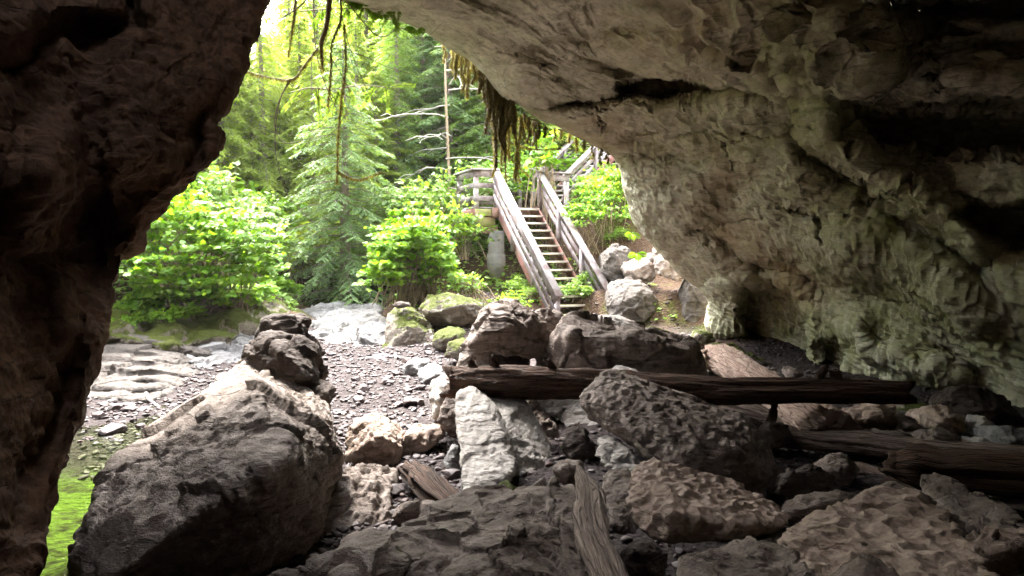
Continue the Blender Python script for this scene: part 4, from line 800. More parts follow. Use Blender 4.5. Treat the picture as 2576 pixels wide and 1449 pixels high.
def logobj(path, rad, name, label, mat, seed=0, n=44, seg=90, rough=.06, flat=.9, stubs=(), ragged=.25, cat='log', world=False, parent=None, bend=.02, group=None):
    pts = np.array([p if world else P(*p) for p in path], float); L = np.linalg.norm(pts[-1]-pts[0])
    u = np.linspace(0, len(pts)-1, seg); c = crom(pts, u); r = np.interp(u, np.linspace(0, len(pts)-1, len(rad)), rad)
    c = c+np.stack([fbm(np.stack([u*1.1+seed, u*0+k, u*0], 1), 3, seed+k) for k in range(3)], 1)*bend
    t = np.gradient(c, axis=0); t /= np.linalg.norm(t, axis=1)[:, None]
    ref = np.array([0, 0, 1.0]) if abs(t[:, 2]).mean() < .8 else np.array([0, 1.0, 0]); x = np.cross(t, ref); x /= np.linalg.norm(x, axis=1)[:, None]; y = np.cross(x, t)
    a = np.arange(n)/n*2*math.pi; s_ = np.linspace(0, 1, seg)*L
    A, Sg = np.meshgrid(a, s_); q = np.stack([Sg.ravel()*.9, np.cos(A.ravel())*1.0, np.sin(A.ravel())*1.0], 1)
    f = 1+rough*1.5*ridged(q*np.array([1.2, 4.5, 4.5])+seed, 4, seed)+rough*1.6*fbm(q*np.array([1.6, 1.2, 1.2])+seed, 3, seed+3)+.35*rough*fbm(q*np.array([8, 12, 12]), 2, seed+4)
    R = (r[:, None]*f.reshape(seg, n))
    end = np.minimum(np.arange(seg), seg-1-np.arange(seg)); 
    cc = c[:, None]+R[..., None]*(x[:, None]*np.cos(a)[None, :, None]+y[:, None]*np.sin(a)[None, :, None]*flat)
    jag = fbm(np.stack([np.cos(a)*3, np.sin(a)*3, a*0+seed], 1), 3, seed+8)*ragged
    for k in range(6):
        cc[k] += -t[0]*(jag*r[0]*(1-k/6))[:, None]; cc[seg-1-k] += t[-1]*(jag*r[-1]*(1-k/6))[:, None]
    v = cc.reshape(-1, 3); i, j = np.meshgrid(np.arange(seg-1), np.arange(n), indexing='ij'); i = i.ravel(); j = j.ravel(); k = (j+1) % n
    faces = np.stack([i*n+j, (i+1)*n+j, (i+1)*n+k, i*n+k], 1)
    inner = []; caps = []
    base = len(v)
    for e, row_ in ((0, 0), (1, seg-1)):
        ctr = cc[row_].mean(0); rg1 = ctr+(cc[row_]-ctr)*.55+fbm(cc[row_]*9, 2, seed+9)[:, None]*.03*t[row_]; st_ = base+len(inner)
        inner += list(rg1); inner.append(ctr)
        for q_ in range(n):
            q2 = (q_+1) % n; a_, b_ = row_*n+q_, row_*n+q2; c_, d2 = st_+q_, st_+q2
            caps.append([a_, b_, d2, c_] if e == 0 else [b_, a_, c_, d2]); caps.append([c_, d2, st_+n, st_+n] if e == 0 else [d2, c_, st_+n, st_+n])
    caps = np.array(caps); quad = caps[caps[:, 2] != caps[:, 3]]; tri = caps[caps[:, 2] == caps[:, 3]][:, :3]
    v = np.concatenate([v, np.array(inner)]); me = mesh_np(name, v, [np.concatenate([faces, quad]), tri])
    gr = np.zeros((len(v), 3), np.float32); gr[:seg*n, 0] = Sg.ravel(); gr[:seg*n, 1] = np.cos(A.ravel())*.5; gr[:seg*n, 2] = np.sin(A.ravel())*.5; gr[seg*n:] = (v[seg*n:]-v.mean(0))*2
    at_ = me.attributes.new('grain', 'FLOAT_VECTOR', 'POINT'); at_.data.foreach_set('vector', gr.ravel())
    if parent is not None:
        set_v(me, get_v(me)-np.array(parent.location)); return link(name, me, mat, parent)
    cc0 = centre_mesh(me); o = link(name, me, mat, loc=cc0); tag(o, label, cat, group)
    for (sp, sr) in stubs:
        logobj(sp, sr, 'branch_stub', None, mat, seed+20, n=12, seg=12, rough=.12, parent=o, bend=.01)
    return o
logobj([(1134, 962, 7.75), (1400, 962, 7.6), (1800, 978, 7.3), (2292, 990, 7.0)], [.175, .18, .165, .145, .11], 'long_log', 'long dark horizontal log bridging the boulders in the middle', M_LOGD, 1, rough=.085, ragged=.7, n=64, seg=220,
       stubs=[([(1196, 935, 7.7), (1188, 915, 7.7), (1180, 908, 7.7)], [.05, .045, .03]), ([(1250, 935, 7.68), (1248, 908, 7.66), (1244, 898, 7.6)], [.05, .04, .025]), ([(1392, 935, 7.6), (1383, 912, 7.58), (1376, 906, 7.55)], [.045, .04, .03]),
              ([(2060, 960, 7.12), (2072, 938, 7.1), (2082, 922, 7.1)], [.045, .04, .02]), ([(2106, 960, 7.1), (2106, 932, 7.1)], [.055, .05]), ([(1947, 1000, 7.2), (1950, 1040, 7.2), (1938, 1062, 7.15), (1915, 1072, 7.1)], [.045, .04, .045, .02])])
logobj([(1795, 893, 11.4), (1850, 925, 10.2), (1975, 1010, 8.2), (2108, 1096, 6.9)], [.25, .24, .23, .22], 'drift_log', 'thick pale orange log lying away towards the cave wall, its cut end nearest', M_LOGL, 2, rough=.1, flat=.85, seg=170, n=60, ragged=.5)
logobj([(1700, 990, 8.6), (1850, 1030, 8.0), (1990, 1075, 7.6), (2060, 1110, 7.3)], [.10, .12, .11, .09], 'drift_log', 'narrow dull split log lying beside the thick pale orange log', M_LOGM, 3, rough=.09)
logobj([(1942, 1102, 7.1), (2150, 1120, 6.75), (2380, 1142, 6.4), (2640, 1170, 6.1)], [.085, .115, .125, .13], 'drift_log', 'dark brown log crossing under the pale orange log end to the right edge', M_LOGM, 4, rough=.12, flat=.8, seg=140)
logobj([(2235, 1168, 5.6), (2300, 1172, 5.5), (2450, 1186, 5.3), (2680, 1205, 5.0)], [.10, .15, .15, .15], 'drift_log', 'black broken log in front of the brown crossing log at the right edge', M_LOGD, 5, rough=.13, ragged=1.0)
logobj([(2150, 1178, 6.5), (2240, 1205, 6.3), (2320, 1240, 6.0)], [.07, .085, .05], 'drift_log', 'short tan log piece poking out below the brown crossing log', M_LOGL, 6, n=28, seg=40)
logobj([(2230, 1215, 5.3), (2380, 1290, 4.8), (2560, 1420, 4.2)], [.05, .06, .05], 'drift_log', 'thin dark log slanting down between beige slab and leaning rock', M_LOGD, 7, n=24, seg=50)
logobj([(1452, 1178, 4.5), (1474, 1250, 4.0), (1500, 1340, 3.45), (1550, 1480, 2.85)], [.018, .05, .06, .05], 'driftwood_stick', 'upright splintered grey driftwood stick leaning in the bottom middle', M_LOGM, 8, rough=.24, flat=.75, n=64, seg=150, ragged=.6, cat='driftwood', bend=.015)
logobj([(1035, 1190, 6.2), (1075, 1215, 5.9), (1125, 1262, 5.55), (1172, 1312, 5.2)], [.10, .12, .09, .03], 'driftwood_stump', 'brown splintered driftwood stump lying in the gravel left of the white wedge', M_LOGD, 9, rough=.2, flat=.7, n=36, seg=50, ragged=.8, cat='driftwood')
logobj([(366, 985, 9.9), (376, 1002, 9.8), (396, 1032, 9.6)], [.022, .02, .015], 'driftwood_stick', 'small pale stick lying on the stones by the layered ledge', M_LOGW, 10, n=10, seg=14, cat='driftwood')
logobj([(684, 738, 18.2), (700, 768, 17.6), (722, 806, 17.0)], [.14, .13, .13], 'fallen_trunk', 'short white trunk leaning on the bedrock hump by the left shrubs', M_LOGW, 11, n=20, seg=20, cat='log')

# ------------------------------------------------------------------ leaf cards
def norm(a): return a/(np.linalg.norm(a, axis=-1, keepdims=True)+1e-9)
def kites(c, d, nrm, L, Wf):
    """flat pointed blades: base c, direction d, face normal nrm"""
    d = norm(d); s_ = norm(np.cross(d, nrm)); L = L[:, None]; v = np.stack([c, c+d*L*.45+s_*L*Wf, c+d*L, c+d*L*.45-s_*L*Wf], 1)
    n_ = len(c); return v.reshape(-1, 3), np.arange(n_*4).reshape(n_, 4)
def maple(c, d, nrm, L):
    d = norm(d); s_ = norm(np.cross(d, nrm)); n2 = np.cross(s_, d); L = L[:, None]
    prof = [(0, 0, 0), (.05, .30, .02), (.30, .50, .10), (.42, .26, .03), (.75, .36, .06), (.72, .14, 0), (1, 0, -.06), (.72, -.14, 0), (.75, -.36, .06), (.42, -.26, .03), (.30, -.50, .10), (.05, -.30, .02)]
    v = np.stack([c+d*L*a+s_*L*b_-n2*L*e for a, b_, e in prof], 1); n_ = len(c); return v.reshape(-1, 3), np.arange(n_*12).reshape(n_, 12)
def oval(c, d, nrm, L):
    d = norm(d); s_ = norm(np.cross(d, nrm)); n2 = np.cross(s_, d); L = L[:, None]
    prof = [(0, 0, 0), (.3, .27, .05), (.65, .24, .06), (1, 0, -.05), (.65, -.24, .06), (.3, -.27, .05)]
    v = np.stack([c+d*L*a+s_*L*b_-n2*L*e for a, b_, e in prof], 1); n_ = len(c); return v.reshape(-1, 3), np.arange(n_*6).reshape(n_, 6)

M_CONA = leaf_mat('hemlock_needles', [(.09, .16, .045), (.14, .23, .055), (.21, .30, .07)], .5)
M_CONB = leaf_mat('blue_green_needles', [(.08, .15, .065), (.13, .21, .09), (.19, .27, .11)], .4)
M_CONC2 = leaf_mat('yellow_green_foliage', [(.16, .23, .045), (.23, .31, .06), (.32, .38, .09)], .5)
M_LEAF = leaf_mat('bright_shrub_leaves', [(.05, .14, .012), (.11, .24, .02), (.16, .29, .025), (.25, .36, .05)], .5)
M_LEAF2 = leaf_mat('dull_shrub_leaves', [(.09, .17, .03), (.14, .24, .045), (.20, .30, .07)], .45)  # duller leaf green for background shrubs and undergrowth
M_MOSSF = leaf_mat('hanging_moss', [(.10, .075, .03), (.17, .14, .05), (.25, .23, .08)], .3, .05)
M_FERN = leaf_mat('fern_green', [(.09, .2, .02), (.15, .28, .03), (.2, .34, .05)], .5)
M_TRUNK = rock_mat('tree_bark', light=(.30, .24, .20), mid=(.18, .14, .115), dark=(.07, .05, .04), dirt=0, strata=.8, sdir=(9, 9, 1), srot=(0, 0, 0), scale=2)
M_TWIG = wood_mat('grey_twigs', (.27, .21, .14), (.13, .09, .055), obj=False)
M_TWIGW = wood_mat('bleached_branches', (.36, .33, .30), (.2, .17, .15), obj=False)

def conifer(hgt, base_r, seed, nb=90, droop=.35, tw=.42, nl=.085, dens=1.0, bare=.04, widthf=1.0):
    rg = np.random.default_rng(seed); C = []; D = []; N = []; Ls = []; tb = MB()
    tb.tube([[0, 0, -.6], [0, 0, hgt*.3], [.05, 0, hgt*.7], [.02, .03, hgt]], [hgt*.024, hgt*.018, hgt*.009, .01], 12)
    for k in range(nb):
        f = bare+(1-bare)*(k+rg.random())/nb; z = hgt*f; L = base_r*(1-f)**.75*(.7+.5*rg.random())*widthf+.15
        az = k*2.39996+rg.normal()*.25; m_ = 8; t = np.linspace(0, 1, m_)
        r_ = L*t; zz = z+L*(.12*t-droop*1.5*t**2+.25*droop*t**3)
        pth = np.stack([r_*math.cos(az), r_*math.sin(az), zz], 1); pth += rg.normal(size=(m_, 3))*.02*L*t[:, None]
        tb.tube(pth, np.linspace(.012+.006*L, .003, m_), 4, False)
        nt_ = max(6, int(L/.095)); tt = np.linspace(.12, 1, nt_)
        for s_ in (-1, 1):
            p0 = np.stack([np.interp(tt, t, pth[:, i]) for i in range(3)], 1)+rg.normal(size=(nt_, 3))*.02
            ang = az+s_*(.95+.25*rg.normal(size=nt_)); Lt = tw*(.35+.65*np.minimum(1, (1.15-tt)*1.4))*(.6+.6*rg.random(nt_))*min(1, .5+L/2)
            dirs = np.stack([np.cos(ang), np.sin(ang), -.30-.35*rg.random(nt_)], 1); dirs = norm(dirs)
            kk = max(4, int(9*dens)); q = (np.arange(kk)+.5)/kk
            pp = p0[:, None]+dirs[:, None]*(Lt[:, None]*q)[..., None]; pp[..., 2] -= (q**2*.12)[None]*Lt[:, None]
            side = norm(np.stack([-dirs[:, 1], dirs[:, 0], dirs[:, 0]*0], 1))
            for sg in (-1, 1):
                dd_ = norm(dirs[:, None]*.75+side[:, None]*sg*.8+np.array([0, 0, -.15])+rg.normal(size=pp.shape)*.14)
                C.append(pp.reshape(-1, 3)); D.append(dd_.reshape(-1, 3)); N.append(np.tile([0, 0, 1.0], (pp.shape[0]*kk, 1))+rg.normal(size=(pp.shape[0]*kk, 3))*.35)
                Ls.append(np.repeat(nl*(.7+.6*rg.random(nt_)), kk))
    C = np.concatenate(C); v, f = kites(C, np.concatenate(D), np.concatenate(N), np.concatenate(Ls), .17)
    return mesh_np('crown', v, f, False), tb.mesh('trunk', True)
def tree(meshes, x, y, s_, rz, label, mat, group=None, cat='tree', name='conifer_tree', zoff=0):
    cr, tr_ = meshes; z = Hs(x, y)+zoff; e = empty(name, (x, y, z), rz); e.scale = (s_, s_, s_); tag(e, label, cat, group)
    c_ = link('crown', cr, None, e); t_ = link('trunk', tr_, None, e)
    for o, m_ in ((c_, mat), (t_, M_TRUNK)):
        if not o.data.materials: o.data.materials.append(m_)
        o.material_slots[0].link = 'OBJECT'; o.material_slots[0].material = m_
    return e
def gp(px, d): q = P(px, 620, d); return q[0], q[1]
cA = conifer(10, 2.5, 1, 125, nl=.10, dens=1.15); cB = conifer(11, 2.8, 2, 130, .5, .5, .10, 1.15); cC = conifer(9, 2.8, 3, 125, .2, .5, .11, 1.15)
cM = conifer(8.2, 2.5, 4, 120, .32, .45, .075, 1.25, .06)
x, y = gp(868, 20.6); tree(cM, x, y, 1.0, .4, 'big blue green conifer at the head of the creek with its bare lower trunk showing', M_CONB)
spots = [(760, 26, 1.05, cC, M_CONC2, 'yellow green conifer left of the big blue green one'), (665, 24, .85, cB, M_CONC2, 'pale lacy conifer nearest the dark left cave wall'), (1010, 27, 1.2, cA, M_CONA, 'dark green conifer right behind the big blue green one'),
 (1130, 25, 1.0, cA, M_CONB, 'grey green conifer beside the dead bare tree'), (1250, 28, 1.15, cB, M_CONA, 'drooping dark conifer above the stair landing'), (1420, 27, 1.0, cA, M_CONA, 'conifer on the slope above the upper stair flight'),
 (560, 23, .95, cA, M_CONC2, 'conifer above the left shrubs, half hidden by the cave wall'), (450, 26, 1.2, cB, M_CONA, 'dark conifer on the left slope behind the shrubs'), (930, 31, 1.3, cC, M_CONC2, 'tall yellow green conifer in the gap right of the hanging branch')]
for k, (px_, d0, s_, ms, mt, lb) in enumerate(spots):
    x, y = gp(px_, d0); tree(ms, x, y, s_, k*1.3, lb, mt)
back = [(620, 34, .9, cC, 2), (690, 33, .9, cA, 2), (720, 40, 1.0, cC, 2), (800, 36, 1.35, cB, 2), (860, 42, 1.5, cA, 2), (960, 40, 1.5, cB, 0), (1060, 36, 1.45, cC, 0), (1150, 34, 1.4, cB, 0), (1210, 40, 1.5, cA, 1), (1330, 36, 1.2, cC, 0),
        (1500, 34, 1.2, cA, 0), (660, 44, .9, cB, 2), (600, 48, 1.0, cA, 2), (540, 36, 1.2, cC, 2), (740, 50, 1.25, cA, 2), (900, 52, 1.6, cC, 2), (1020, 48, 1.5, cA, 0), (400, 34, 1.3, cA, 0), (300, 26, 1.2, cB, 0), (1120, 46, 1.5, cC, 0), (490, 44, 1.3, cB, 2),
        (820, 29, .9, cC, 2), (1075, 30, 1.0, cA, 0), (200, 30, 1.3, cC, 0), (350, 40, 1.5, cB, 2), (780, 62, 1.6, cB, 2), (840, 66, 1.7, cC, 2), (700, 58, 1.0, cC, 2),
        (640, 24, .6, cA, 2), (710, 25, .7, cC, 2), (790, 24, .7, cB, 2), (820, 26, .85, cA, 2), (950, 24, .75, cC, 2), (1000, 24.5, .8, cB, 0), (1070, 25.5, .9, cA, 1), (1180, 26, .9, cC, 0), (1230, 24.5, .75, cA, 0), (1300, 26, .9, cB, 0), (1360, 25, .85, cC, 0), (900, 27, 1.0, cA, 2), (740, 29, 1.0, cB, 2), (600, 27, .8, cC, 2), (1100, 29, 1.1, cB, 0), (680, 30, .8, cA, 2)]
for k, (px_, d0, s_, ms, mi) in enumerate(back):
    x, y = gp(px_, d0); tree(ms, x, y, s_, k*2.1, 'conifer in the dense forest rising behind the creek', (M_CONA, M_CONB, M_CONC2)[mi], 'forest conifers behind the creek')
# trees on the unseen slopes above the cave mouth and to the sides (they shade and mirror in the pool)
for k, (x, y, s_) in enumerate([(-13, 15, 1.1), (-11, 19, 1.1), (-15, 21, 1.3), (-17, 16, 1.3), (-14, 11, 1.1), (-19, 12, 1.3)]):
    tree((cC, cA)[k % 2], x, y, s_, k, 'conifer on the left bank mirrored in the green pool', M_CONC2, 'left bank conifers')

# dead tree with bleached limbs
x, y = gp(1128, 22.5); dz = Hs(x, y); e = empty('dead_tree', (x, y, dz)); tag(e, 'dead tree with bare bleached branches in front of the grey green conifer', 'tree')
t = MB(); t.tube([[0, 0, -.3], [.05, 0, 2.5], [-.05, 0, 5.2], [-.1, 0, 8.5]], [.07, .055, .04, .015], 10); link('trunk', t.mesh('trunk', True), M_TWIG, e)
rg = np.random.default_rng(5)
for k in range(16):
    z = 2.2+k*.36+rg.random()*.2; az = rg.random()*6.28; L = 1.3+rg.random()*2.6; tt = np.linspace(0, 1, 9)
    pth = np.stack([np.cos(az)*L*tt, np.sin(az)*L*tt*.7, z+.5*tt-1.3*tt**2+.35*tt**3], 1)+np.cumsum(rg.normal(size=(9, 3))*.05, 0)
    b = MB(); b.tube(pth, np.linspace(.024, .005, 9), 5, False)
    for q in range(4):
        f = .3+q*.18; c0_ = pth[int(f*8)]; a2 = az+(-1)**q*.7; l2 = L*.3; b.tube([c0_, c0_+[math.cos(a2)*l2*.5, math.sin(a2)*l2*.5, -.02], c0_+[math.cos(a2)*l2, math.sin(a2)*l2, -.2]], [.014, .01, .004], 4, False)
    link('branch', b.mesh('branch', True), M_TWIGW, e)

# shrubs
def shrub(blobs, n_, size, seed, shape='maple', layers=.22, stems=40, base=None, tilt=.35):
    """blobs: list of (cx,cy,cz,rx,ry,rz) in metres round the base"""
    rg = np.random.default_rng(seed); C = []; per = np.array([b[3]*b[5] for b in blobs]); per = (per/per.sum()*n_).astype(int)
    for b, m_ in zip(blobs, per):
        q = norm(rg.normal(size=(m_, 3))); q[:, 2] = np.where(q[:, 2] < -.2, -q[:, 2]*.6, q[:, 2]); r_ = rg.random(m_)**.4; r_ = (.4+.65*r_)*(1+.38*fbm(q*2.2+b[0]*3, 2, seed+7))
        p = np.array(b[:3])+q*np.array(b[3:])*r_[:, None]; p[:, 2] = np.round((p[:, 2]+.12*fbm(p*1.4, 2, seed)*1.5)/layers)*layers+rg.normal(size=m_)*.035-.25*0
        C.append(p)
    C = np.concatenate(C); keep = fbm(C*2.2, 2, seed+3) > -.42; C = C[keep]
    ctr = np.array([b[:3] for b in blobs]).mean(0); o_ = C-ctr; d = norm(np.stack([o_[:, 0], o_[:, 1], 0*o_[:, 0]-.25], 1)+rg.normal(size=C.shape)*.55)
    N = np.array([0, 0, 1.0])+rg.normal(size=C.shape)*tilt+np.array([0, -.35, 0]); L = size*(.55+.8*rg.random(len(C)))
    v, f = (maple if shape == 'maple' else oval)(C, d, norm(N), L); lm = mesh_np('foliage', v, f, False)
    b = MB(); idx = rg.choice(len(C), min(stems, len(C)), replace=False)
    for i in idx:
        g0 = (np.array(base) if base is not None else np.array([ctr[0], ctr[1], 0]))+rg.normal(size=3)*[.35, .25, 0]; p = C[i]; mid = g0+(p-g0)*.55+[0, 0, .25]+rg.normal(size=3)*.06
        pts = crom(np.array([g0, mid, p]), np.linspace(0, 2, 7)); b.tube(pts, np.linspace(.016, .005, 7), 4, False)
    return lm, b.mesh('stems', True)
def place_shrub(ms, x, y, label, mat, group=None, s_=1, rz=0, zoff=0, name='shrub', z=None):
    e = empty(name, (x, y, (Hs(x, y) if z is None else z)+zoff), rz); e.scale = (s_, s_, s_); tag(e, label, 'shrub', group)
    for nm, me_, mt in (('foliage', ms[0], mat), ('stems', ms[1], M_TWIG)):
        o = link(nm, me_, None, e)
        if not me_.materials: me_.materials.append(mt)
        o.material_slots[0].link = 'OBJECT'; o.material_slots[0].material = mt
    return e
def bl(pxs, x, y, z):  # blobs given as picture ellipses at depth
    out = []
    for (px_, py_, d0, rx, ry, rz) in pxs:
        q = P(px_, py_, d0); out.append((q[0]-x, q[1]-y, q[2]-z, rx, ry, rz))
    return out
x, y = gp(470, 14.2); z = Hs(x, y)
place_shrub(shrub(bl([(430, 600, 14, 1.35, 1.0, .95), (560, 640, 13.8, 1.1, .9, .75), (340, 690, 13.2, .8, .8, .75), (640, 690, 14.4, .65, .6, .45), (500, 720, 13.6, 1.1, .7, .35), (380, 560, 15, 1.0, .8, .7)], x, y, z), 11000, .115, 11, stems=140, base=(.3, .6, 0)), x, y, 'large bright green maple leaved shrub overhanging the mossy bank on the left', M_LEAF, z=z)
x, y = gp(500, 17.5); z = Hs(x, y)
place_shrub(shrub(bl([(480, 500, 17.5, 1.4, .9, .9), (600, 560, 18, 1.0, .8, .7), (400, 520, 17, 1.0, .8, .8)], x, y, z), 5200, .13, 12, stems=60), x, y, 'shrub with drooping leaves rising behind the large left shrub', M_LEAF2, z=z)
x, y = gp(1060, 17); z = Hs(x, y)
place_shrub(shrub(bl([(1030, 640, 16.8, .95, .8, .8), (1055, 610, 17.2, .6, .7, .65), (970, 705, 16.4, .55, .6, .45), (1045, 550, 18.2, .7, .6, .45), (1100, 690, 16.9, .55, .5, .45), (1110, 650, 17.4, .35, .5, .45), (990, 600, 17.5, .5, .5, .4)], x, y, z), 9000, .125, 13, stems=130), x, y, 'large bright green maple leaved shrub left of the concrete pillar', M_LEAF, z=z)
x, y = gp(1120, 20.5); z = Hs(x, y)
place_shrub(shrub(bl([(1100, 500, 20.5, 1.6, .9, .6), (1200, 470, 20.8, 1.2, .9, .55), (1010, 520, 20.5, 1.0, .8, .6)], x, y, z), 4200, .15, 14, 'oval', stems=50), x, y, 'low shrub thicket on the slope above the right shrub', M_LEAF2, z=z)
shb = shrub([(0, 0, .5, 1.0, .8, .5), (.9, .2, .4, .7, .6, .35)], 900, .26, 23, stems=24, layers=.3)
rgb = np.random.default_rng(4)
for k, (px_, d0, s_) in enumerate([(300, 13.0, .34), (360, 13.6, .4), (430, 13.9, .42), (520, 14.2, .45), (575, 14.6, .4), (260, 12.6, .3), (470, 13.2, .25), (390, 12.9, .22), (620, 15.4, .5), (700, 18.6, .5), (330, 12.7, .2), (280, 12.4, .22), (545, 14.9, .5)]):
    x, y = gp(px_, d0); qz = max(Hs(x, y), float(P(px_, 850-min(80, (d0-12)*40), d0)[2]))
    place_shrub(shb, x, y, 'small broad leaved plant growing on the mossy bank', M_LEAF, 'broad leaved plants on the mossy bank', s_, k*1.7, z=qz)
x, y = gp(1310, 21.6); z = Hs(x, y)
place_shrub(shrub(bl([(1300, 480, 21.8, 1.1, .6, .75), (1290, 430, 22.5, 1.0, .6, .5), (1380, 420, 23, .8, .5, .6)], x, y, z), 3000, .14, 15, stems=40), x, y, 'green shrub seen through the back rails of the landing', M_LEAF, z=z)
x, y = gp(1400, 19.8)
z = Hs(x, y)
place_shrub(shrub(bl([(1368, 405, 19.8, .35, .3, .28), (1372, 360, 20.0, .3, .3, .25)], x, y, z), 150, .24, 16, stems=26), x, y, 'big leaved shrub growing up in front of the upper stair flight', M_LEAF, z=z)
x, y = gp(1500, 18.6); z = Hs(x, y)
place_shrub(shrub(bl([(1500, 505, 19, .7, .5, .4), (1560, 470, 19.4, .5, .4, .4), (1470, 550, 18.4, .5, .4, .3), (1540, 540, 18.8, .5, .5, .3)], x, y, z), 3600, .11, 17, 'oval', stems=50), x, y, 'small leaved shrub between the right handrail and the cave lip', M_LEAF, z=z)
x, y = gp(1180, 16.3); z = Hs(x, y)
place_shrub(shrub(bl([(1165, 715, 16.3, .35, .3, .22), (1200, 725, 16.9, .25, .25, .2)], x, y, z), 500, .10, 18, 'oval', stems=26), x, y, 'little leafy plant at the base of the concrete pillar', M_LEAF2, z=z)
x, y = gp(700, 19); z = Hs(x, y)
place_shrub(shrub(bl([(690, 640, 19, .8, .6, .8), (640, 560, 20, .9, .6, .9)], x, y, z), 2200, .14, 19, 'oval', stems=40), x, y, 'dull green bush between the left shrub and the big blue green conifer', M_LEAF2, z=z)
# copies on the hillsides
sh1 = shrub([(0, 0, .7, 1.0, .9, .6), (.7, .2, .5, .7, .7, .45)], 1500, .15, 21, stems=30); sh2 = shrub([(0, 0, .5, .9, .8, .45), (-.6, .3, .6, .6, .6, .5)], 1500, .12, 22, 'oval', stems=30)
rg = np.random.default_rng(9); k = 0
for px_, d0 in [(960, 22), (1010, 23.5), (1180, 23), (1260, 24), (1340, 24.5), (1440, 23), (1530, 22), (560, 20), (620, 22), (700, 23.5), (760, 22), (980, 25.5), (1090, 27), (1240, 30), (420, 20), (340, 17), (260, 18), (640, 28), (720, 30), (800, 27), (560, 28), (1390, 29), (930, 24), (1500, 27), (480, 24), (1580, 21), (1300, 26.5), (1150, 20.2), (1060, 21.5), (1460, 20.8)]:
    x, y = gp(px_+rg.normal()*10, d0); s_ = .9+rg.random()*.7
    place_shrub((sh1, sh2)[k % 2], x, y, 'leafy understorey shrub on the forest slopes', (M_LEAF2, M_CONC2, M_LEAF)[k % 3], 'understorey shrubs on the forest slopes', s_, rg.random()*6); k += 1

# ground cover: leaves, litter
rg = np.random.default_rng(31); nC = 90000
a = rg.uniform(200, 1720, nC); d0 = 12+rg.random(nC)**1.3*42; q = EYE+d0[:, None]*(FWD+RGT*((a-1288)/FX)[:, None]); x = q[:, 0]; y = q[:, 1]; z = H(x, y)
ok = (z > .58+.15*fbm(q*.8, 2, 3)) & ~((x > 1.2) & (x < 4.2) & (y < 19.0) & (fbm(np.stack([x, y, 0*x], 1)*1.2, 2, 77) < .45)) & (fbm(np.stack([x, y, 0*x], 1)*.5, 3, 78) > -.25)
x, y, z, d0 = x[ok], y[ok], z[ok], d0[ok]; m_ = len(x); hgt = rg.random(m_)**1.5*(.12+.35*sstep(14, 24, d0))
C = np.stack([x, y, z+hgt+.02], 1); v, f = oval(C, rg.normal(size=(m_, 3))*[1, 1, .3], np.array([0, -.3, 1])+rg.normal(size=(m_, 3))*.4, (.06+.1*rg.random(m_))*(.7+d0/35))
tag(link('undergrowth', mesh_np('undergrowth', v, f, False), M_LEAF2), 'low leafy undergrowth covering the forest slopes', 'undergrowth', kind='stuff')
# ------------------------------------------------------------------ hanging moss, roots, branches at the lip
def fuzz(path, rad, n_, rg, L=.09, wid=.12):
    p = np.array(path); u = rg.random(n_)*(len(p)-1); c = crom(p, u); r_ = np.interp(u, np.arange(len(p)), np.broadcast_to(rad, (len(p),)))
    q = norm(rg.normal(size=(n_, 3))*[1, 1, .35]); c = c+q*r_[:, None]*rg.random(n_)[:, None]; d = q*.5+np.array([0, 0, -1.3])+rg.normal(size=(n_, 3))*.25
    return kites(c, d, q, L*(.5+rg.random(n_)), wid)
def moss_clump(anchor, strands, label, seed, spread=(.3, .15), r=.05, fz=260, mat=None):
    rg = np.random.default_rng(seed); A = P(*anchor); e = empty('hanging_moss', tuple(A)); tag(e, label, 'moss')
    S_ = MB(); Fz = MB()
    for (px_, py0, py1, rr) in strands:
        d0 = anchor[2]+rg.normal()*.12; m_ = 6; yy = np.linspace(py0, py1, m_); p = np.array([P(px_+rg.normal()*4*(k/m_+.1), yk, d0) for k, yk in enumerate(yy)])-A
        S_.tube(p, np.linspace(rr*.35, .005, m_), 6, False); rad = np.linspace(rr*1.15, rr*.15, m_)*(1+.35*np.sin(np.arange(m_)*2.3+px_)); v, f = fuzz(p, rad, int(fz*1.3*(.4+(py1-py0)/120)*(rr/.05)), rg, .065, .09); Fz.add(v, f)
    tp = np.array([P(q_[0], q_[1]+1, anchor[2]) for q_ in sorted(strands)])-A; S_.tube(tp, .012, 5, False)
    o = S_.build('roots', M_TWIG, None, True); o.parent = e
    me_ = Fz.mesh('moss'); link('moss', me_, mat or M_MOSSF, e); return e
M_MOSSD = leaf_mat('dark_hanging_moss', [(.05, .035, .015), (.10, .075, .03), (.16, .13, .05)], .2, .05)
moss_clump((1160, 110, 11.6), [(1118, 92, 150, .05), (1140, 100, 175, .06), (1160, 118, 225, .08), (1178, 128, 240, .09), (1190, 140, 205, .06), (1150, 110, 190, .07), (1172, 120, 180, .05)], 'pale brown hanging moss clump at the left end of the dripping roots', 1)
moss_clump((1240, 170, 11.9), [(1205, 145, 230, .1), (1222, 160, 262, .12), (1238, 172, 300, .13), (1252, 185, 335, .13), (1262, 200, 370, .10), (1244, 190, 420, .06), (1275, 220, 340, .12), (1290, 235, 330, .10), (1228, 170, 330, .06), (1215, 150, 205, .1), (1268, 215, 400, .05)], 'large dark mass of roots and moss drooping from the cave lip', 2, mat=M_MOSSD, fz=420)
moss_clump((1290, 270, 12.1), [(1246, 300, 440, .05), (1262, 310, 425, .045), (1280, 280, 400, .06), (1296, 270, 440, .04), (1310, 290, 345, .06), (1272, 330, 455, .03), (1305, 350, 452, .03), (1300, 380, 450, .05)], 'long yellow brown moss strands dangling above the stair landing', 3)
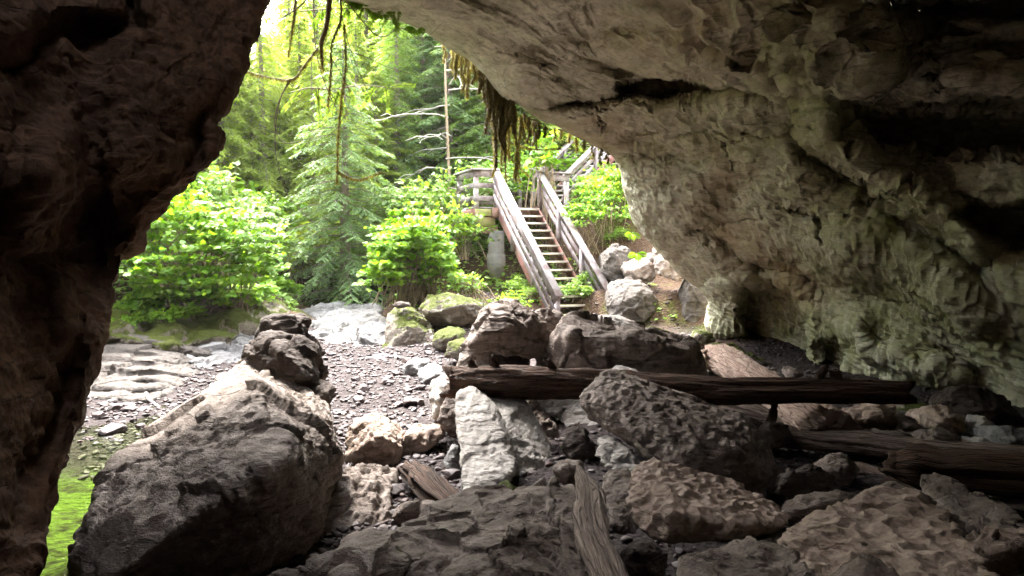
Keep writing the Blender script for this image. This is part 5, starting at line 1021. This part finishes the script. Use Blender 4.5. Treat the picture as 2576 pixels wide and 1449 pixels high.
moss_clump((1335, 300, 12.4), [(1318, 285, 340, .06), (1330, 295, 352, .08), (1342, 300, 360, .07), (1356, 306, 345, .06), (1372, 315, 340, .05), (1348, 300, 368, .04)], 'short dark moss tuft under the lip right of the long strands', 4, mat=M_MOSSD)
moss_clump((1430, 330, 12.8), [(1395, 322, 350, .03), (1412, 325, 345, .04), (1432, 332, 352, .04), (1450, 342, 378, .03), (1470, 350, 372, .03), (1490, 358, 395, .03), (1512, 372, 410, .03), (1528, 380, 412, .03)], 'thin fringe of yellow moss along the lip above the upper stairs', 5)
# overhanging branch
def branch(name, label, segs, seed, cat='branch'):
    A = P(*segs[0][0][0]); e = empty(name, tuple(A)); tag(e, label, cat); rg = np.random.default_rng(seed); W_ = MB(); Fz = MB()
    for pts, rads, mossy in segs:
        p = np.array([P(*q) for q in pts])-A; u = np.linspace(0, len(p)-1, max(10, len(p)*6)); c = crom(p, u); r_ = np.interp(u, np.linspace(0, len(p)-1, len(rads)), rads); r_ = r_*.75; W_.tube(c, r_, 7, False)
        L = np.linalg.norm(np.diff(c, axis=0), axis=1).sum()
        if mossy: v, f = fuzz(c, r_*1.0+mossy, int(L*700), rg, .035); Fz.add(v, f)
    o = link('limb', W_.mesh('limb', True), M_TWIG, e)
    if Fz.n: link('moss', Fz.mesh('moss'), M_MOSSF, e)
    return e
D0 = 8.6
def dd(pts, d_=D0): return [(a, b_, d_) for a, b_ in pts]
branch('mossy_branch', 'thick mossy branch stub hanging from above with thin curling twigs', [
 (dd([(850, -120), (832, -30), (822, 60), (808, 110), (812, 175)]), [.06, .05, .04, .035, .01], .035),
 (dd([(850, -60), (858, 40), (835, 110), (832, 190), (825, 265)]), [.02, .016, .012, .01, .004], .012),
 (dd([(800, 120), (765, 165), (730, 200), (640, 185), (600, 165)]), [.018, .014, .012, .007, .004], .01),
 (dd([(728, 200), (700, 260), (692, 320), (720, 360), (790, 345), (870, 330)]), [.012, .009, .007, .006, .005, .003], 0),
 (dd([(732, 202), (705, 250), (692, 340), (700, 420), (730, 500), (790, 560)]), [.01, .008, .007, .005, .004, .003], 0),
 (dd([(860, 40), (880, 120), (920, 220), (960, 300), (975, 360)], 9), [.01, .008, .006, .004, .003], 0),
 (dd([(835, 130), (900, 135), (980, 170), (1060, 190), (1110, 185)], 9), [.008, .007, .005, .004, .002], 0),
 (dd([(870, 0), (950, 90), (1010, 70), (1060, 100), (1110, 60)], 9), [.012, .01, .007, .005, .003], 0),
 (dd([(790, -40), (790, 70), (800, 150), (830, 240), (870, 300), (950, 350), (1020, 360)], 9), [.01, .009, .008, .007, .006, .004, .003], 0),
 (dd([(865, 60), (870, 160), (858, 260), (850, 360), (848, 460)]), [.012, .01, .009, .01, .006], .018),
 (dd([(850, 430), (900, 450), (960, 430)]), [.006, .005, .003], .008),
 (dd([(830, 140), (880, 240), (840, 330), (770, 360)]), [.008, .006, .005, .003], 0),
 (dd([(745, -40), (740, 60), (700, 120), (660, 140)], 8), [.005, .004, .003, .002], 0)], 6)
branch('hanging_twig', 'thin dark twig crossing the bright gap at the top left', [(dd([(820, -60), (760, 10), (700, 50), (640, 80), (600, 92)], 8.2), [.012, .012, .009, .006, .003], 0), (dd([(716, 40), (712, 90), (700, 160), (712, 220)], 8.2), [.004, .003, .003, .002], 0)], 7)
branch('hanging_root', 'dark ragged root dangling left of the mossy branch', [(dd([(748, -60), (742, 20), (736, 70), (725, 140)], 8.4), [.014, .02, .012, .003], .012)], 8)
branch('hanging_root', 'bare crooked root curling below the long moss strands', [(dd([(1225, 180), (1232, 260), (1262, 340), (1330, 372), (1410, 372)], 12.2), [.012, .012, .012, .009, .004], .02), (dd([(1255, 330), (1285, 395), (1330, 440)], 12.2), [.01, .008, .004], .015)], 9)
# lacy sprays hanging in the opening
def spray(cx, cy, w_, h_, d_, n_, label, seed, mat, ang0=90):
    rg = np.random.default_rng(seed); A = P(cx, cy, d_); e = empty('hanging_bough', tuple(A)); tag(e, label, 'branch'); tb = MB(); C = []; D = []
    lp = crom(np.array([P(cx-w_*.55, cy-h_*.2, d_), P(cx-w_*.2, cy-h_*.32, d_), P(cx+w_*.2, cy-h_*.28, d_), P(cx+w_*.55, cy-h_*.1, d_)])-A, np.linspace(0, 3, 16)); tb.tube(lp, np.linspace(.010, .004, 16), 5, False)
    for k in range(n_):
        q_ = rg.random(); x0 = cx+(q_*2-1)*w_*.5; y0 = cy-h_*.28+h_*.08*abs(q_*2-1)-3; a_ = math.radians(ang0+rg.normal()*35); L = h_*(.4+.5*rg.random()); m_ = 7; t = np.linspace(0, 1, m_)
        p = np.array([P(x0+math.cos(a_)*L*q, y0+math.sin(a_)*L*q+L*.25*q*q, d_+rg.normal()*.03) for q in t])-A; tb.tube(p, np.linspace(.008, .002, m_), 4, False)
        kk = 26; u = np.linspace(.3, m_-1, kk); c = crom(p, u); tg = norm(np.gradient(c, axis=0)); sd_ = norm(np.cross(tg, np.array([0, 1.0, 0.1])))
        for sg in (-1, 1):
            C.append(c); D.append(tg*.7+sd_*sg*.8+rg.normal(size=c.shape)*.1)
    C = np.concatenate(C); v, f = kites(C, np.concatenate(D), np.tile([0, 1.0, .3], (len(C), 1))+rg.normal(size=C.shape)*.3, .04*(.5+rg.random(len(C))), .16)
    link('twigs', tb.mesh('twigs', True), M_TWIG, e); link('needles', mesh_np('needles', v, f, False), mat, e)
spray(800, 250, 120, 90, 9.2, 9, 'hanging feathery bough behind the mossy branch', 11, M_CONA)
spray(900, 40, 260, 60, 9.8, 14, 'feathery bough hanging along the top of the opening', 12, M_FERN)
spray(930, 240, 140, 80, 9.8, 6, 'feathery bough right of the mossy branch', 13, M_CONA)
def fern(px_, py_, d_, n_, L, label, seed):
    rg = np.random.default_rng(seed); A = P(px_, py_, d_); e = empty('fern', tuple(A)); tag(e, label, 'fern'); tb = MB(); C = []; D = []; Ls = []
    for k in range(n_):
        a_ = rg.uniform(-1.2, 1.2); m_ = 8; t = np.linspace(0, 1, m_); p = np.stack([math.sin(a_)*L*t, -.2*t+0*t, .08*t-L*math.cos(a_)*t**1.5], 1); tb.tube(p, np.linspace(.005, .002, m_), 4, False)
        u = np.linspace(.4, m_-1.01, 22); c = crom(p, u); tg = norm(np.gradient(c, axis=0)); sd_ = norm(np.cross(tg, [0, 1.0, 0])); w_ = L*.3*np.sin(np.linspace(.35, 3.05, 22))
        for sg in (-1, 1): C.append(c); D.append(sd_*sg+tg*.25); Ls.append(w_)
    C = np.concatenate(C); v, f = kites(C, np.concatenate(D), np.tile([0, 1.0, .2], (len(C), 1)), np.concatenate(Ls), .13)
    link('rachis', tb.mesh('rachis', True), M_TWIG, e); link('fronds', mesh_np('fronds', v, f, False), M_FERN, e)
fern(905, 8, 9.9, 6, .28, 'bright fern hanging from the lip at the top left end', 1)
fern(962, 38, 10.3, 5, .24, 'small bright fern on the lip right of the first fern', 2)
fern(1050, 78, 10.6, 5, .22, 'small fern on the lip nearest the moss clumps', 3)
fern(1600, 640, 14.6, 5, .25, 'small fern growing on the dirt slope below the cave lip', 4)
rgf = np.random.default_rng(12)
for k, (px_, py_, d_) in enumerate([(1480, 590, 17.5), (1530, 570, 18), (1560, 540, 18.6), (1330, 700, 17.2), (1300, 660, 17.8), (1210, 760, 16.0), (1450, 640, 17.0), (1180, 745, 16.2), (1285, 740, 16.3)]):
    q = P(px_, py_, d_); e = place_shrub(sh2 if k % 2 else sh1, q[0], q[1], 'small green plant on the dirt slope beside the stairs', M_LEAF2, 'small plants on the dirt slope', .28+.12*rgf.random(), k*1.1)
fern(1590, 590, 14.2, 5, .22, 'small green plant clinging beneath the cave lip by the dirt slope', 5)

# ------------------------------------------------------------------ creek stones
rg = np.random.default_rng(77); protos = []
def stone_mesh(seed, sub=3, cuts=9):
    rg_ = np.random.default_rng(seed); bm = bmesh.new(); bmesh.ops.create_icosphere(bm, subdivisions=sub, radius=1); v = np.array([w_.co[:] for w_ in bm.verts])
    v *= np.array([1, .5+.4*rg_.random(), .22+.28*rg_.random()])
    for k in range(cuts):
        n_ = norm(rg_.normal(size=3)); lim = np.abs(v @ n_).max()*(.55+.28*rg_.random()); s_ = v @ n_; v = v-n_*np.maximum(0, s_-lim)[:, None]
    v *= (1+.015*fbm(v*2.5+seed, 2, seed))[:, None]
    for w_, c_ in zip(bm.verts, v): w_.co = c_
    me_ = bpy.data.meshes.new('river_stone'); bm.to_mesh(me_); bm.free(); return me_
def stone_mat(name, cols):
    m, nt, out = nmat(name); g = G(nt); oi = g.n('ShaderNodeObjectInfo'); c = g.ramp(oi.outputs['Random'], [(i/(len(cols)-1), c_) for i, c_ in enumerate(cols)])
    w_ = g.world(); n1 = g.noise(w_, 18, 5, .65); c = g.mix(g.ramp(n1, [(.4, 0), (.7, .6)]), c, (.05, .037, .036)); b = g.n('ShaderNodeBsdfPrincipled'); g.set(b.inputs['Base Color'], c)
    b.inputs['Roughness'].default_value = .65; b.inputs['Specular IOR Level'].default_value = .22; g.set(b.inputs['Normal'], g.bump(n1, .6, .02)); nt.links.new(b.outputs[0], out.inputs[0]); return m
M_STONE = stone_mat('river_stone', [(.045, .034, .035), (.085, .069, .069), (.125, .106, .104), (.07, .044, .039), (.10, .088, .092)])
SM = [stone_mesh(100+k, 3, 13) for k in range(12)]
for m_ in SM: m_.materials.append(M_STONE)
def bedpt(n_, near=True):
    out = []
    while len(out) < n_:
        px_ = rg.uniform(200, 1250) if rg.random() < .8 else rg.uniform(1250, 2500); d_ = 4.6+12*rg.random()**1.2; q = P(px_, 620, d_); z = Hs(q[0], q[1])
        pr = PROJ(np.array([[q[0], q[1], z]])); pyy = float(pr[1][0])
        if z > .28 or pyy > 1470: continue
        if px_ < 520 and d_ < 8.8: continue
        if q[0] > 4 and d_ > 11.5: continue
        out.append((q[0], q[1], z, d_))
    return out
for k, (x, y, z, d_) in enumerate(bedpt(285)):
    s_ = (.06+.11*rg.random()**2.2)*(1 if d_ < 12 else 1.15); o = link('river_stone', SM[k % 12], loc=(x, y, z+s_*.18)); o.scale = (s_, s_, s_); o.rotation_euler = (rg.normal()*.15, rg.normal()*.15, rg.random()*6.28)
    tag(o, 'brown grey stone lying on the dry gravel of the creek bed', 'stone', 'stones on the creek bed')
for (px_, py_, s_, lb) in [(280, 1092, .2, 'dark wet stone standing in the pool edge by the green reflection'), (288, 1030, .13, 'purple brown stone at the water edge beneath the ledge'), (252, 1050, .12, 'pale blue wet stone left of the purple brown one'), (1270, 1180, .14, 'rounded stone in shade at the mouth of the hollow'),
        (900, 1242, .17, 'flat pale stone in the gravel left of the driftwood stump'), (1000, 1240, .13, 'flat grey stone between the pale flat one and the stump'), (930, 1190, .12, 'flat dark stone above the pale flat stone'), (2110, 1190, .11, 'rounded stone below the brown crossing log'), (355, 1078, .11, 'flat pale wet stone right of the dark wet stone')]:
    d_ = 2.22*FX/(py_-620+1e-6); q = P(px_, py_, d_); 
    for _ in range(4):
        zz = Hs(q[0], q[1]); d_ = (2.15-zz)*FX/(py_-620)*1.0; q = P(px_, py_, d_)
    o = link('river_stone', SM[(px_) % 12], loc=(q[0], q[1], Hs(q[0], q[1])+s_*.25)); o.scale = (s_, s_, s_*1.1); o.rotation_euler = (0, 0, px_*.1); tag(o, lb, 'stone')
# gravel too fine to count
lowp = [stone_mesh(200+k, 2, 9) for k in range(6)]; LV = [get_v(m_) for m_ in lowp]; LF = []
for m_ in lowp:
    f = np.empty(len(m_.polygons)*3, np.int32); m_.polygons.foreach_get('vertices', f); LF.append(f.reshape(-1, 3)); bpy.data.meshes.remove(m_)
NG = 18000; pxs = np.where(rg.random(NG) < .72, rg.uniform(180, 1260, NG), rg.uniform(1260, 2700, NG)); d_ = 3.6+15.5*rg.random(NG)**.9; q = EYE+d_[:, None]*(FWD+RGT*((pxs-1288)/FX)[:, None]); z = H(q[:, 0], q[:, 1])
slope_ = (q[:, 0] > -1.2) & (q[:, 0] < 4.6) & (d_ > 13.5) & (d_ < 19.5) & (rg.random(NG) < .75)
ok = ((z < .34) | slope_) & ~((z < -.14) & (q[:, 1] < 6.9)) & ~((q[:, 0] > 4.4) & (d_ > 14.2)); q = q[ok]; z = z[ok]; d_ = d_[ok]; GVs = []; GF = []; off_ = 0
for k in range(6):
    idx = np.arange(len(q))[k::6]; n_ = len(idx); s_ = (.022+.05*rg.random(n_)**1.8); a = rg.random(n_)*6.28; ca, sa = np.cos(a), np.sin(a); V0 = LV[k]
    X_ = V0[None, :, 0]*ca[:, None]-V0[None, :, 1]*sa[:, None]; Y_ = V0[None, :, 0]*sa[:, None]+V0[None, :, 1]*ca[:, None]; Z_ = V0[None, :, 2]+X_*rg.normal(size=(n_, 1))*.25
    vv = np.stack([X_*s_[:, None]+q[idx, 0][:, None], Y_*s_[:, None]+q[idx, 1][:, None], Z_*s_[:, None]+(z[idx]+s_*.15)[:, None]], 2); GVs.append(vv.reshape(-1, 3))
    GF.append((LF[k][None]+(np.arange(n_)*len(V0))[:, None, None]).reshape(-1, 3)+off_); off_ += n_*len(V0)
m, nt, out = nmat('gravel'); g = G(nt); ge = g.n('ShaderNodeNewGeometry'); c = g.ramp(ge.outputs['Random Per Island'], [(0, (.028, .02, .021)), (.3, (.058, .046, .047)), (.6, (.095, .078, .079)), (.85, (.058, .033, .028)), (1, (.17, .155, .152))])
b = g.n('ShaderNodeBsdfPrincipled'); g.set(b.inputs['Base Color'], c); b.inputs['Roughness'].default_value = .65; b.inputs['Specular IOR Level'].default_value = .22; nt.links.new(b.outputs[0], out.inputs[0])
tag(link('gravel', mesh_np('gravel', np.concatenate(GVs), np.concatenate(GF), False), m), 'fine brown and grey gravel covering the creek bed and cave floor', 'gravel', kind='stuff')

# ------------------------------------------------------------------ air
hz = MB(); x0, x1, y0, y1, z0, z1 = -125, 125, -120, 140, -3, 60
hz.add([(x0, y0, z0), (x1, y0, z0), (x1, y1, z0), (x0, y1, z0), (x0, y0, z1), (x1, y0, z1), (x1, y1, z1), (x0, y1, z1)], [[3, 2, 1, 0], [4, 5, 6, 7], [0, 1, 5, 4], [1, 2, 6, 5], [2, 3, 7, 6], [3, 0, 4, 7]])
m, nt, out = nmat('haze'); pv = nt.nodes.new('ShaderNodeVolumePrincipled'); pv.inputs['Color'].default_value = (.96, 1, .84, 1); pv.inputs['Density'].default_value = .0004; pv.inputs['Anisotropy'].default_value = .3
nt.links.new(pv.outputs[0], out.inputs['Volume'])
tag(link('haze', hz.mesh('haze'), m), 'thin pale haze in the forest air', 'haze', kind='stuff')
cy.volume_bounces = 0
